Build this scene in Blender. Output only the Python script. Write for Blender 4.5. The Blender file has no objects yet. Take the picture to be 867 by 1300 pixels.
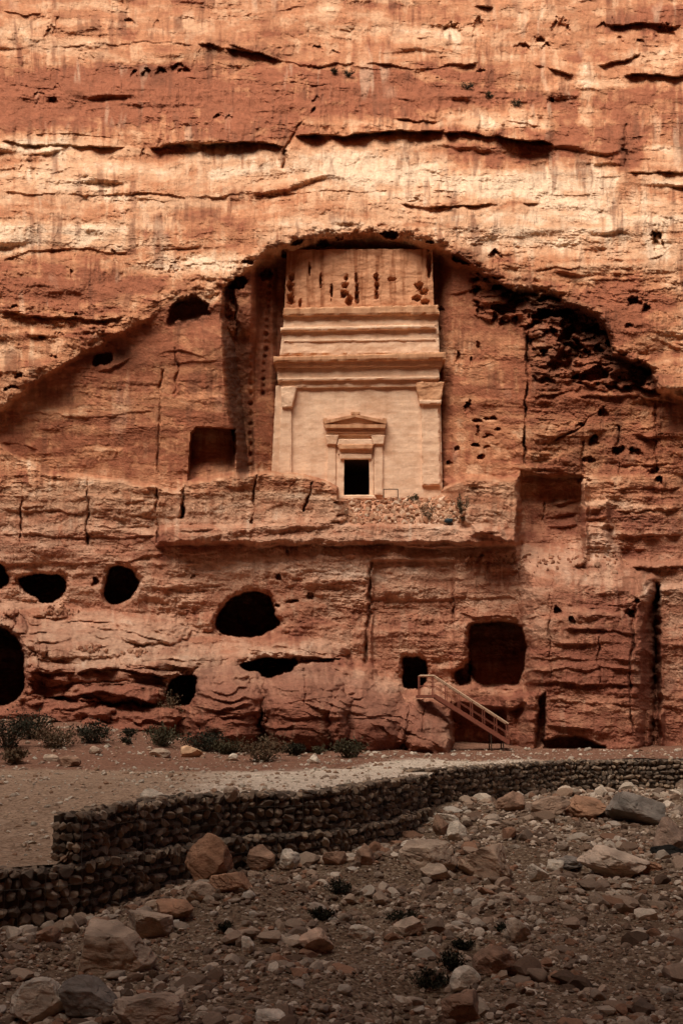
import bpy, bmesh, math, random, re
import numpy as np
from mathutils import Vector, Matrix, Euler

# ------------------------------------------------------------------ camera, sky, sun, exposure
sc = bpy.context.scene
COL = sc.collection
F, CU, CV = 1500.0, 433.5, 650.0            # focal length and centre in photo pixels (867 x 1300)
HORIZON = 906.0
TILT = math.atan((HORIZON - CV) / F)
CAM = np.array([0.0, 0.0, 2.24])
cam = bpy.data.cameras.new('camera'); camo = bpy.data.objects.new('camera', cam); COL.objects.link(camo)
cam.sensor_fit = 'HORIZONTAL'; cam.sensor_width = 24.0; cam.lens = F / 867.0 * 24.0
cam.clip_start = 0.1; cam.clip_end = 3000
camo.location = CAM; camo.rotation_euler = (math.pi / 2 + TILT, 0, 0)
sc.camera = camo

SUN_EL, SUN_AZ = math.radians(56), math.radians(24)      # from behind and left of the camera
w = bpy.data.worlds.new('World'); sc.world = w; w.use_nodes = True
nt = w.node_tree; bgn = nt.nodes['Background']
sky = nt.nodes.new('ShaderNodeTexSky'); sky.sky_type = 'NISHITA'; sky.sun_disc = False
sky.sun_elevation = SUN_EL; sky.sun_rotation = math.pi + SUN_AZ; sky.dust_density = 9.0; sky.air_density = .45; sky.ozone_density = 0.0
nt.links.new(sky.outputs[0], bgn.inputs[0]); bgn.inputs[1].default_value = 0.07
sl = bpy.data.lights.new('sun', 'SUN'); slo = bpy.data.objects.new('sun', sl); COL.objects.link(slo)
sl.energy = 3.6; sl.angle = math.radians(38); sl.color = (1.0, 0.92, 0.80)
slo.rotation_euler = Vector((-math.sin(SUN_AZ) * math.cos(SUN_EL), -math.cos(SUN_AZ) * math.cos(SUN_EL), math.sin(SUN_EL))).to_track_quat('Z', 'Y').to_euler()
sc.view_settings.view_transform = 'Standard'; sc.view_settings.look = 'None'; sc.view_settings.gamma = 1
sc.view_settings.exposure = 0.2
sc.view_settings.use_curve_mapping = False

RNG = np.random.default_rng(7); random.seed(7)

# ------------------------------------------------------------------ helpers
def rays(u, v):
    cx = (np.asarray(u, float) - CU) / F; cz = (CV - np.asarray(v, float)) / F
    return cx, math.cos(TILT) - cz * math.sin(TILT), math.sin(TILT) + cz * math.cos(TILT)
def at_y(u, v, y):
    dx, dy, dz = rays(u, v); t = y / dy
    return np.stack([dx * t, np.broadcast_to(y, np.shape(t)) + 0 * t, CAM[2] + dz * t], -1)
def sstep(a, b, x):
    t = np.clip((np.asarray(x, float) - a) / (b - a), 0, 1); return t * t * (3 - 2 * t)

_perm = np.random.default_rng(3).permutation(4096)
_ga = np.random.default_rng(4).uniform(0, 2 * np.pi, 4096); _gx, _gy = np.cos(_ga), np.sin(_ga)
def perlin(x, y, seed=0):
    x, y = np.broadcast_arrays(np.asarray(x, float) + seed * 37.17, np.asarray(y, float) + seed * 91.73)
    xi = np.floor(x).astype(np.int64); yi = np.floor(y).astype(np.int64); xf = x - xi; yf = y - yi
    def g(i, j):
        h = _perm[(_perm[(xi + i) & 4095] + yi + j) & 4095]
        return _gx[h] * (xf - i) + _gy[h] * (yf - j)
    a = xf * xf * xf * (xf * (xf * 6 - 15) + 10); b = yf * yf * yf * (yf * (yf * 6 - 15) + 10)
    n0 = g(0, 0); n0 = n0 + a * (g(1, 0) - n0); n1 = g(0, 1); n1 = n1 + a * (g(1, 1) - n1)
    return (n0 + b * (n1 - n0)) * 1.5
def fbm(x, y, o=4, seed=0, gain=.5):
    s = 0; am = 1; t = 0
    for k in range(o):
        s = s + am * perlin(x * 2 ** k, y * 2 ** k, seed + k * 5); t += am; am *= gain
    return s / t
def ridge(x, y, o=3, seed=0):
    s = 0; am = 1; t = 0
    for k in range(o):
        s = s + am * (1 - np.abs(perlin(x * 2 ** k, y * 2 ** k, seed + k * 7)) * 2); t += am; am *= .5
    return s / t

def mesh_from(name, verts, faces, smooth=False):
    verts = np.ascontiguousarray(verts, np.float32); faces = np.ascontiguousarray(faces, np.int32)
    me = bpy.data.meshes.new(name); k = faces.shape[1]
    me.vertices.add(len(verts)); me.vertices.foreach_set('co', verts.ravel())
    me.loops.add(faces.size); me.loops.foreach_set('vertex_index', faces.ravel())
    me.polygons.add(len(faces)); me.polygons.foreach_set('loop_start', np.arange(0, faces.size, k, dtype=np.int32))
    me.polygons.foreach_set('use_smooth', np.full(len(faces), smooth, bool))
    me.update(calc_edges=True); return me
def add_col(me, col, name='rock_colour'):
    a = me.color_attributes.new(name, 'FLOAT_COLOR', 'POINT')
    a.data.foreach_set('color', np.concatenate([col, np.ones((len(col), 1))], 1).astype(np.float32).ravel())
def grid_faces(n, m):                       # n rows, m columns
    i = np.arange(n * m).reshape(n, m)
    return np.stack([i[:-1, :-1], i[1:, :-1], i[1:, 1:], i[:-1, 1:]], -1).reshape(-1, 4)
def obj(name, me, mat, parent=None, loc=None):
    o = bpy.data.objects.new(name, me); COL.objects.link(o)
    if mat and me and len(me.materials) == 0: me.materials.append(mat)
    if parent: o.parent = parent
    if loc is not None: o.location = loc
    return o
def tag(o, label=None, cat=None, group=None, kind=None):
    if label: o['label'] = label
    if cat: o['category'] = cat
    if group: o['group'] = group
    if kind: o['kind'] = kind
    return o
def thing(name, loc, label, cat, group=None):
    o = bpy.data.objects.new(name, None); COL.objects.link(o); o.location = loc; o.empty_display_size = .2
    return tag(o, label, cat, group)

class MB:                                   # collects boxes and bars (world coordinates) into one mesh
    def __init__(s): s.v = []; s.f = []; s.n = 0
    def quadbox(s, c8):
        s.v.append(np.array(c8, float)); s.f.append(np.array([[0,1,2,3],[7,6,5,4],[0,4,5,1],[1,5,6,2],[2,6,7,3],[3,7,4,0]]) + s.n); s.n += 8; return s
    def box(s, a, b):
        (x0, y0, z0), (x1, y1, z1) = a, b
        return s.quadbox([(x0,y0,z0),(x0,y1,z0),(x1,y1,z0),(x1,y0,z0),(x0,y0,z1),(x0,y1,z1),(x1,y1,z1),(x1,y0,z1)])
    def bar(s, p, q, r, k=8, r2=None):
        p = np.array(p, float); q = np.array(q, float); d = q - p; d /= np.linalg.norm(d)
        a = np.cross(d, [0, 0, 1.] if abs(d[2]) < .9 else [1., 0, 0]); a /= np.linalg.norm(a); b = np.cross(d, a)
        t = np.arange(k) * 2 * np.pi / k; ring = np.cos(t)[:, None] * a + np.sin(t)[:, None] * b
        r2 = r if r2 is None else r2
        s.v.append(np.concatenate([p + ring * r, q + ring * r2])); i = np.arange(k); j = (i + 1) % k
        s.f.append(np.stack([i, i + k, j + k, j], 1) + s.n)
        if k == 8:
            for base, rev in ((0, 0), (k, 1)):
                for c in ((0,1,2,3),(0,3,4,7),(4,5,6,7)):
                    s.f.append(np.array([c if not rev else c[::-1]]) + s.n + base)
        s.n += 2 * k; return s
    def build(s, name, mat, parent, smooth=False):
        v = np.concatenate(s.v)
        if parent: v = v - np.array(parent.matrix_world.translation if parent.parent else parent.location)
        return obj(name, mesh_from(name, v, np.concatenate(s.f), smooth), mat, parent)

# ------------------------------------------------------------------ materials
def new_mat(name):
    m = bpy.data.materials.new(name); m.use_nodes = True; t = m.node_tree
    b = t.nodes['Principled BSDF']; b.inputs['Roughness'].default_value = .92; b.inputs['Specular IOR Level'].default_value = .15
    return m, t, b
def nd(t, typ, **k):
    n = t.nodes.new(typ)
    for a, v in k.items():
        if a in n.inputs.keys(): n.inputs[a].default_value = v
        else: setattr(n, a, v)
    return n
def noise_node(t, vec, scale, detail=6, rough=.6):
    n = nd(t, 'ShaderNodeTexNoise', Scale=scale, Detail=detail, Roughness=rough); t.links.new(vec, n.inputs['Vector']); return n.outputs['Fac']
def mapping(t, vec, s):
    n = nd(t, 'ShaderNodeMapping'); n.inputs['Scale'].default_value = s; t.links.new(vec, n.inputs['Vector']); return n.outputs[0]
def ramp(t, fac, stops):
    r = nd(t, 'ShaderNodeValToRGB'); e = r.color_ramp.elements
    while len(e) < len(stops): e.new(.5)
    for el, (p, c) in zip(e, stops): el.position = p; el.color = (*c, 1)
    t.links.new(fac, r.inputs[0]); return r.outputs[0]
def mixc(t, mode, fac, a, b):
    n = nd(t, 'ShaderNodeMix', data_type='RGBA', blend_type=mode)
    for sck, val in ((n.inputs[0], fac), (n.inputs[6], a), (n.inputs[7], b)):
        if hasattr(val, 'is_linked') or hasattr(val, 'links'): t.links.new(val, sck)
        else: sck.default_value = val if not isinstance(val, tuple) else (*val, 1)
    return n.outputs[2]
def bump(t, b, h, strength, dist):
    n = nd(t, 'ShaderNodeBump', Strength=strength, Distance=dist); t.links.new(h, n.inputs['Height'])
    if b.inputs['Normal'].is_linked: t.links.new(b.inputs['Normal'].links[0].from_socket, n.inputs['Normal'])
    t.links.new(n.outputs[0], b.inputs['Normal'])
G = lambda x: (x, x, x)

def rock_vertex_material(name, fine=1.0):
    m, t, b = new_mat(name)
    at = nd(t, 'ShaderNodeAttribute', attribute_name='rock_colour'); pos = nd(t, 'ShaderNodeNewGeometry').outputs['Position']
    n1 = noise_node(t, mapping(t, pos, (1, 1, 1.9)), 3.0, 9, .66); n2 = noise_node(t, mapping(t, pos, (1.6, 1.6, .16)), 1.3, 6, .6)
    c = mixc(t, 'MULTIPLY', .75, at.outputs['Color'], ramp(t, n1, [(.25, G(.62)), (.5, G(.98)), (.75, G(1.28))]))
    c = mixc(t, 'MULTIPLY', .3, c, ramp(t, n2, [(.34, (.6, .5, .45)), (.5, G(1.04))]))
    t.links.new(c, b.inputs['Base Color'])
    bump(t, b, n1, .6 * fine, .12); bump(t, b, noise_node(t, pos, 22, 4, .6), .35 * fine, .04)
    return m
M_CLIFF = rock_vertex_material('sandstone_cliff')
M_BOULDER = rock_vertex_material('boulder_stone', 1.0)

def carved_material(name, base, streak=.4):
    m, t, b = new_mat(name); pos = nd(t, 'ShaderNodeNewGeometry').outputs['Position']
    big = noise_node(t, mapping(t, pos, (1, 1, 1.6)), .7, 5, .6)
    c = mixc(t, 'MULTIPLY', .8, base, ramp(t, big, [(.3, (.78, .66, .58)), (.55, G(1.0)), (.75, (1.12, 1.08, 1.02))]))
    st = noise_node(t, mapping(t, pos, (1.5, 1.5, .13)), 1.5, 5, .55)
    c = mixc(t, 'MULTIPLY', streak, c, ramp(t, st, [(.36, (.45, .3, .22)), (.52, G(1.0))]))
    bed = noise_node(t, mapping(t, pos, (.25, .25, 3.2)), 1.0, 4, .55)
    c = mixc(t, 'MULTIPLY', .3, c, ramp(t, bed, [(.36, (.78, .66, .58)), (.6, G(1.05))]))
    fine = noise_node(t, mapping(t, pos, (1, 1, 1.4)), 6, 7, .62)
    c = mixc(t, 'MULTIPLY', .3, c, ramp(t, fine, [(.3, G(.75)), (.7, G(1.25))]))
    t.links.new(c, b.inputs['Base Color']); bump(t, b, fine, .3, .03)
    return m
M_FACADE = carved_material('carved_sandstone', (.80, .555, .385), .12)
M_ATTIC = carved_material('carved_sandstone_streaked', (.64, .33, .185), .8)
M_CORNICE = carved_material('carved_sandstone_weathered', (.60, .335, .19), .5)

def ground_material(name, stops, scale, bumpd):
    m, t, b = new_mat(name); pos = nd(t, 'ShaderNodeNewGeometry').outputs['Position']
    vo = nd(t, 'ShaderNodeTexVoronoi', Scale=scale); t.links.new(pos, vo.inputs['Vector'])
    sep = nd(t, 'ShaderNodeSeparateColor'); t.links.new(vo.outputs['Color'], sep.inputs[0])
    c = ramp(t, sep.outputs[0], stops)
    big = noise_node(t, pos, .35, 5, .6)
    c = mixc(t, 'MULTIPLY', .7, c, ramp(t, big, [(.35, (.66, .6, .55)), (.62, G(1.1))]))
    c = mixc(t, 'MULTIPLY', .6, c, ramp(t, vo.outputs['Distance'], [(.0, G(1.1)), (.75, G(.55))]))
    t.links.new(c, b.inputs['Base Color'])
    inv = nd(t, 'ShaderNodeMath', operation='SUBTRACT'); inv.inputs[0].default_value = 1; t.links.new(vo.outputs['Distance'], inv.inputs[1])
    bump(t, b, inv.outputs[0], .9, bumpd); bump(t, b, noise_node(t, pos, 9, 5, .6), .4, .08)
    return m
M_BED = ground_material('riverbed_gravel', [(0, (.13, .078, .048)), (.45, (.20, .13, .085)), (.8, (.27, .19, .13)), (1, (.37, .28, .20))], 13, .05)
m, t, b = new_mat('path_gravel_and_dirt')
M_PATH = m
at = nd(t, 'ShaderNodeAttribute', attribute_name='rock_colour'); pos = nd(t, 'ShaderNodeNewGeometry').outputs['Position']
vo = nd(t, 'ShaderNodeTexVoronoi', Scale=14); t.links.new(pos, vo.inputs['Vector'])
sep = nd(t, 'ShaderNodeSeparateColor'); t.links.new(vo.outputs['Color'], sep.inputs[0])
c = mixc(t, 'MULTIPLY', .9, at.outputs['Color'], ramp(t, sep.outputs[0], [(0, (.55, .5, .45)), (.5, G(.95)), (1, G(1.3))]))
c = mixc(t, 'MULTIPLY', .6, c, ramp(t, noise_node(t, pos, 1.2, 6, .65), [(.3, (.7, .64, .6)), (.65, G(1.12))]))
t.links.new(c, b.inputs['Base Color'])
bump(t, b, sep.outputs[0], .7, .04); bump(t, b, noise_node(t, pos, 6, 6, .65), .5, .1)

def stone_material(name, stops):
    m, t, b = new_mat(name); oi = nd(t, 'ShaderNodeObjectInfo'); pos = nd(t, 'ShaderNodeNewGeometry').outputs['Position']
    c = ramp(t, oi.outputs['Random'], stops); n = noise_node(t, pos, 11, 6, .65)
    c = mixc(t, 'MULTIPLY', .7, c, ramp(t, n, [(.3, G(.6)), (.7, G(1.2))]))
    t.links.new(c, b.inputs['Base Color']); bump(t, b, n, .6, .03); return m
M_GABION = stone_material('gabion_stone', [(0, (.10, .072, .054)), (.35, (.18, .13, .095)), (.65, (.25, .18, .13)), (.9, (.33, .235, .16)), (1, (.42, .33, .25))])
M_COBBLE = stone_material('river_cobble', [(0, (.17, .10, .065)), (.35, (.26, .185, .135)), (.7, (.34, .26, .2)), (1, (.47, .40, .33))])
m, t, b = new_mat('gravel_stone'); M_GRAVEL = m
at = nd(t, 'ShaderNodeAttribute', attribute_name='rock_colour'); pos = nd(t, 'ShaderNodeNewGeometry').outputs['Position']
n = noise_node(t, pos, 20, 4, .6); t.links.new(mixc(t, 'MULTIPLY', .6, at.outputs['Color'], ramp(t, n, [(.3, G(.7)), (.7, G(1.25))])), b.inputs['Base Color']); bump(t, b, n, .4, .02)

def plain(name, col, rough=.8, metal=0, var=.35, scale=8):
    m, t, b = new_mat(name); pos = nd(t, 'ShaderNodeNewGeometry').outputs['Position']
    c = mixc(t, 'MULTIPLY', var, col, ramp(t, noise_node(t, pos, scale, 5, .6), [(.3, G(.5)), (.7, G(1.25))]))
    t.links.new(c, b.inputs['Base Color']); b.inputs['Roughness'].default_value = rough; b.inputs['Metallic'].default_value = metal
    return m
M_RUST = plain('red_oxide_steel', (.25, .085, .055), .65); M_RAIL = plain('worn_pale_handrail', (.62, .43, .29), .6)
M_WIRE = plain('galvanised_wire', (.16, .14, .12), .5, .6); M_CORE = plain('gabion_gap_shade', (.06, .042, .03), .95)
M_DARKIRON = plain('dark_iron', (.06, .04, .03), .7); M_BAG = plain('dark_blue_plastic', (.03, .05, .06), .4)
M_CHAMBER = plain('chamber_rock', (.10, .05, .03), .95)
def leaf_mat(name, col):
    m, t, b = new_mat(name); oi = nd(t, 'ShaderNodeObjectInfo'); pos = nd(t, 'ShaderNodeNewGeometry').outputs['Position']
    c = mixc(t, 'MULTIPLY', .8, col, ramp(t, noise_node(t, pos, 6, 4, .6), [(.3, G(.5)), (.7, G(1.5))]))
    t.links.new(c, b.inputs['Base Color']); b.inputs['Roughness'].default_value = .8; return m
M_LEAF = leaf_mat('dusty_green_leaf', (.062, .052, .028)); M_DRY = leaf_mat('dry_brown_leaf', (.12, .078, .045)); M_DARKLEAF = leaf_mat('dark_leaf', (.030, .028, .017))
M_TWIG = plain('twig', (.08, .05, .03), .9)

# ------------------------------------------------------------------ the cliff: a relief surface of sandstone
u1 = np.concatenate([np.arange(-330, -22, 6.), np.arange(-20, 888, 1.25), np.arange(890, 1200, 6.)])
v1 = np.concatenate([np.arange(-260, -14, 6.), np.arange(-12, 972, 1.25), np.arange(973, 1000, 4.)])
U, V = np.meshgrid(u1, v1)
wu = fbm(U / 22, V / 22, 4, 11) * 5; wv = fbm(U / 26, V / 18, 4, 23) * 4.5
UW, VW = U + wu, V + wv

def clip_box(u0, ua, v0, va):
    a, b_ = np.searchsorted(u1, [u0, ua]); c_, d_ = np.searchsorted(v1, [v0, va]); return slice(c_, d_), slice(a, b_)
def seg_dist(X, Y, pts, closed=False):
    d = np.full(X.shape, 1e9); n = len(pts)
    for i in range(n if closed else n - 1):
        (ax, ay), (bx, by) = pts[i], pts[(i + 1) % n]; ex, ey = bx - ax, by - ay; L = ex * ex + ey * ey + 1e-9
        t = np.clip(((X - ax) * ex + (Y - ay) * ey) / L, 0, 1)
        d = np.minimum(d, np.hypot(X - ax - t * ex, Y - ay - t * ey))
    return d
def inside(X, Y, pts):
    r = np.zeros(X.shape, bool); n = len(pts)
    for i in range(n):
        (ax, ay), (bx, by) = pts[i], pts[(i + 1) % n]
        if ay == by: continue
        r ^= ((ay > Y) != (by > Y)) & (X < (bx - ax) * (Y - ay) / (by - ay) + ax)
    return r
def poly_mask(pts, soft=2.0, warp=1.0, pad=None):
    """1 inside, falling to 0 across soft pixels"""
    pad = pad or soft + 14; xs = [p[0] for p in pts]; ys = [p[1] for p in pts]
    S = clip_box(min(xs) - pad, max(xs) + pad, min(ys) - pad, max(ys) + pad)
    X = U[S] + wu[S] * warp; Y = V[S] + wv[S] * warp
    d = seg_dist(X, Y, pts, True); sd = np.where(inside(X, Y, pts), d, -d)
    return S, sstep(-soft, soft, sd), sd

# base depth of each zone, in metres from the camera
def prof(x, xs, ys): return np.interp(x, xs, ys)
upper = prof(V, [-260, 0, 80, 180, 240, 290, 340, 420, 500, 560, 700], [110, 90, 85.8, 81.3, 78.8, 76.3, 74.8, 73.1, 72.2, 71.4, 70.8])
brow_u = [-330, 0, 60, 120, 180, 215, 268, 300, 340, 400, 450, 510, 560, 610, 650, 700, 745, 768, 778, 800, 826, 836, 867, 1200]
brow_v = [640, 520, 474, 440, 408, 384, 384, 352, 318, 300, 294, 299, 310, 342, 368, 374, 390, 412, 446, 458, 470, 494, 505, 540]
VB = np.interp(U + wu * .6, brow_u, brow_v)
arch_w = sstep(315, 350, U) * (1 - sstep(560, 606, U)); below = sstep(-2, 6 + 20 * arch_w, VW - VB)
slant = (600 - V) * .10 * sstep(236, 262, U) * (1 - sstep(322, 345, U)) * sstep(-10, 10, 600 - V)
wing = prof(U + slant * .9 + wu * (.5 + .9 * sstep(270, 285, U) * (1 - sstep(318, 335, U))), [-330, 0, 120, 230, 294, 299, 313, 317, 321, 346, 352, 556, 564, 575, 600, 640, 668, 674, 760, 867, 1200],
                        [72.3, 72.6, 73.0, 73.0, 72.7, 72.7, 76.3, 77.2, 76.3, 77.1, 77.7, 77.7, 76.9, 76.0, 75.3, 74.7, 74.0, 73.7, 73.6, 72.8, 72.0])
wing = wing + (600 - V) * .004
# fissure beside the left block only below v 425
fis = (1 - sstep(415, 450, VW)) * sstep(286, 300, U) * (1 - sstep(318, 330, U)); wing = wing - fis * 2.6
ue = np.interp(V, [400, 418, 470, 520, 560, 610], [281, 281, 283, 288, 296, 301]) + 2.2 * fbm(V / 9, U * 0, 3, 151); ur = np.interp(V, [400, 418, 440, 500, 610], [286, 289, 298, 306, 317]) + 1.5 * fbm(V / 12, U * 0 + 3, 3, 153)
tw = np.clip((U - ue) / (ur - ue), 0, 1); wz = sstep(230, 262, U) * (1 - sstep(319, 324, U)) * sstep(392, 446, V)
wing = wing * (1 - wz) + wz * np.where(U < ur, 72.5 + (2.9 + 1.4 * sstep(420, 540, V)) * tw + (.35 * fbm(U / 6, V / 9, 3, 155)) * sstep(0, .15, tw), 75.6 + 1.3 * sstep(420, 540, V))
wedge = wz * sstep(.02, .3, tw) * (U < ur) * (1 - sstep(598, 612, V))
Y = upper * (1 - below) + np.maximum(wing, upper * 0 + 70) * below
quarry = below.copy()
# the lower storey: everything under the terrace line
tl_u = [-330, 0, 60, 110, 170, 225, 240, 300, 330, 400, 432, 440, 470, 500, 545, 575, 600, 655, 660, 740, 800, 867, 1200]
tl_v = [560, 566, 600, 604, 612, 622, 612, 602, 598, 603, 618, 630, 632, 634, 630, 612, 606, 604, 600, 604, 600, 600, 600]
VT = np.interp(U + wu * .5, tl_u, tl_v)
low = sstep(-2, 4, VW - VT)
lowY = prof(V, [560, 640, 686, 692, 780, 870, 950, 1000], [71.8, 71.5, 71.4, 71.4, 71.3, 70.9, 70.3, 70.0])
# rubble terrace in front of the tomb door
terr = sstep(430, 448, U) * (1 - sstep(552, 600, U))
lowY = lowY + terr * prof(V, [626, 632, 662, 668], [5.2, 4.6, .4, 0])
# gully at the right with its scree, the stacked pillar and the layered mass beyond
gul = sstep(654, 662, UW) * (1 - sstep(736, 744, UW)) * (1 - sstep(712, 722, VW)); lowY = lowY + gul * prof(V, [600, 660, 690, 716, 720], [3.8, 3.8, 3.4, .5, .0])
rgt = sstep(738, 748, UW) * (1 - sstep(712, 720, VW)); lowY = lowY + rgt * 1.5
Y = Y * (1 - low) + lowY * low
R = np.zeros_like(U)                        # relief towards the viewer, in metres
rough = 1 - .62 * quarry * (1 - low) * (1 - sstep(672, 690, U)) ; rough = np.where(low > .5, .72, rough)

def add(pts, dm, soft=2., warp=1.):
    S, mk, sd = poly_mask(pts, soft, warp); R[S] += mk * dm
# right block standing forward, the slab beside it and the cleft between
add([(666, 722), (700, 714), (760, 712), (815, 722), (830, 735), (828, 800), (826, 975), (664, 975), (668, 870)], 1.6, 11)
add([(672, 750), (700, 735), (790, 735), (822, 752), (820, 975), (672, 975)], 1.3, 16)
add([(676, 790), (730, 770), (800, 775), (816, 800), (814, 975), (690, 975)], .7, 14)
add([(836, 745), (1250, 720), (1250, 990), (838, 990)], .8, 3)
add([(816, 800), (836, 740), (838, 975), (816, 975)], -1.2, 4)
add([(822, 905), (842, 905), (838, 975), (818, 975)], 1.4, 4, .4)
add([(736, 668), (765, 666), (778, 690), (792, 716), (732, 716)], 1.6, 5)
add([(742, 640), (770, 636), (776, 668), (744, 668)], 1.0, 3)
# low blocks on the terrace edge
add([(225, 612), (320, 600), (440, 606), (442, 660), (400, 668), (222, 690)], .5, 5)
add([(560, 608), (600, 606), (655, 606), (662, 690), (605, 690), (590, 660)], .55, 5)
add([(598, 668), (640, 672), (640, 684), (598, 680)], .6, 3)
add([(200, 670), (440, 664), (560, 668), (664, 676), (664, 690), (400, 688), (200, 690)], .55, 3)
# carved panel and the ridge between the bays of the lower wall
add([(474, 712), (576, 712), (576, 868), (472, 868)], -.35, 2, .4)
add([(576, 712), (662, 712), (662, 792), (576, 792)], -.15, 3, .5)
# left swelling mound with its own caves
mn_u = [-330, 0, 50, 110, 190, 280, 350, 390, 440, 480, 540, 572, 580, 1200]
mn_v = [740, 764, 772, 776, 786, 812, 812, 812, 838, 850, 878, 892, 990, 1100]
VM = np.interp(U + wu, mn_u, mn_v); dm = V + wv - VM
mound = prof(dm, [-5, 0, 14, 30, 60, 75, 110, 160, 220], [0, .5, 1.2, 2.8, 5.2, 5.7, 5.9, 6.2, 6.6]) * (1 - .25 * sstep(380, 560, U))
rough = rough * (1 - .35 * sstep(0, 12, dm))
R += mound
S, mk, sd = poly_mask([(246, 862), (262, 846), (330, 858), (352, 850), (420, 838), (470, 852), (520, 880), (570, 892), (574, 980), (236, 980)], 7, 1.6); R[S] += mk * (1.3 + 1.0 * (1 - sstep(440, 505, U[S]))); blk = np.zeros_like(U); blk[S] = sstep(5, 20, sd)
S, mk, sd = poly_mask([(515, 884), (556, 884), (574, 902), (574, 985), (505, 985)], 5, .8); R[S] += mk * .9
# pillowed forms of the mound and its base blocks
def pillow(px, py, ax, az, h, p=2.4):
    S = clip_box(px - ax * 1.3 - 8, px + ax * 1.3 + 8, py - az * 1.3 - 8, py + az * 1.3 + 8)
    d = (np.abs(U[S] + wu[S] * 2 - px) / ax) ** p + (np.abs(V[S] + wv[S] * 2 - py) / az) ** p; R[S] += h * np.clip(1 - d, 0, 1) ** .55
for q in [(287, 908, 48, 54, 2.8), (388, 908, 56, 60, 3.0), (468, 918, 50, 55, 2.4), (545, 925, 34, 42, 1.5), (385, 826, 62, 13, 1.8), (110, 856, 84, 14, 1.1), (150, 880, 66, 14, 1.6), (86, 905, 58, 18, 1.8), (170, 914, 60, 20, 2.0), (120, 934, 70, 18, 1.6), (215, 836, 66, 14, 1.1), (100, 815, 76, 20, .9), (195, 800, 46, 20, 1.1), (255, 790, 20, 14, .5), (60, 775, 26, 10, .6), (440, 860, 40, 18, .6)]: pillow(*q)
# shelf in front of the square chamber, hollow below it
add([(576, 872), (664, 872), (668, 892), (648, 900), (576, 894)], .9, 3)
add([(574, 902), (640, 900), (650, 985), (574, 985)], -1.3, 3)
add([(640, 885), (682, 880), (680, 985), (644, 985)], 1.0, 5)
add([(686, 885), (694, 880), (690, 945), (680, 950)], -1.6, 2)
add([(690, 940), (730, 936), (768, 948), (762, 985), (690, 985)], -1.8, 2.5)
# rim boulders of the far left cave
for (bx, by, br) in [(4, 786, 15), (27, 797, 11), (14, 776, 9), (36, 818, 13), (41, 843, 10), (38, 866, 14), (44, 890, 9), (52, 826, 8), (30, 884, 7)]:
    S = clip_box(bx - 22, bx + 22, by - 22, by + 22); d = np.hypot(U[S] + wu[S] * 1.8 - bx, (V[S] + wv[S] * 1.8 - by) * .9) / br
    R[S] += .8 * np.sqrt(np.clip(1 - d * d, 0, 1)) * (1 + .6 * fbm(U[S] / 9, V[S] / 9, 3, 179))

def ledge(pts, amt, up=10, down=7, thick=2.0):
    xs = [p[0] for p in pts]; ys = [p[1] for p in pts]; m_ = 5 * max(up, down)
    S = clip_box(min(xs) - 4, max(xs) + 4, min(ys) - m_, max(ys) + m_)
    vl = np.interp(U[S] + wu[S] * .5, xs, ys) + 6.5 * fbm(U[S] / 70, V[S] / 200, 4, 79); tt = V[S] + wv[S] * .9 - vl
    end = sstep(min(xs), min(xs) + 12, U[S]) * (1 - sstep(max(xs) - 12, max(xs), U[S]))
    var = np.clip(.7 + 1.3 * fbm(U[S] / 34, V[S] / 60, 4, 77, .6), .05, 1.7)
    R[S] += end * var * amt * np.where(tt < 0, np.exp(np.clip(tt, -80, 0) / up), -.9 * np.exp(-np.clip(tt, 0, 80) / down) * sstep(-.01, 2.4, tt) + (1 - sstep(0, 2.4, tt)))
def crack(pts, width, depth, warp=1.2):
    xs = [p[0] for p in pts]; ys = [p[1] for p in pts]; p_ = width * 3 + 12
    S = clip_box(min(xs) - p_, max(xs) + p_, min(ys) - p_, max(ys) + p_)
    d = seg_dist(U[S] + wu[S] * warp, V[S] + wv[S] * warp, pts); vr = np.clip(.55 + 1.3 * fbm(U[S] / 30, V[S] / 34, 3, 173), .12, 1.2); R[S] -= depth * vr * np.exp(-(d / (width * (.55 + .5 * vr))) ** 2)
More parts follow.
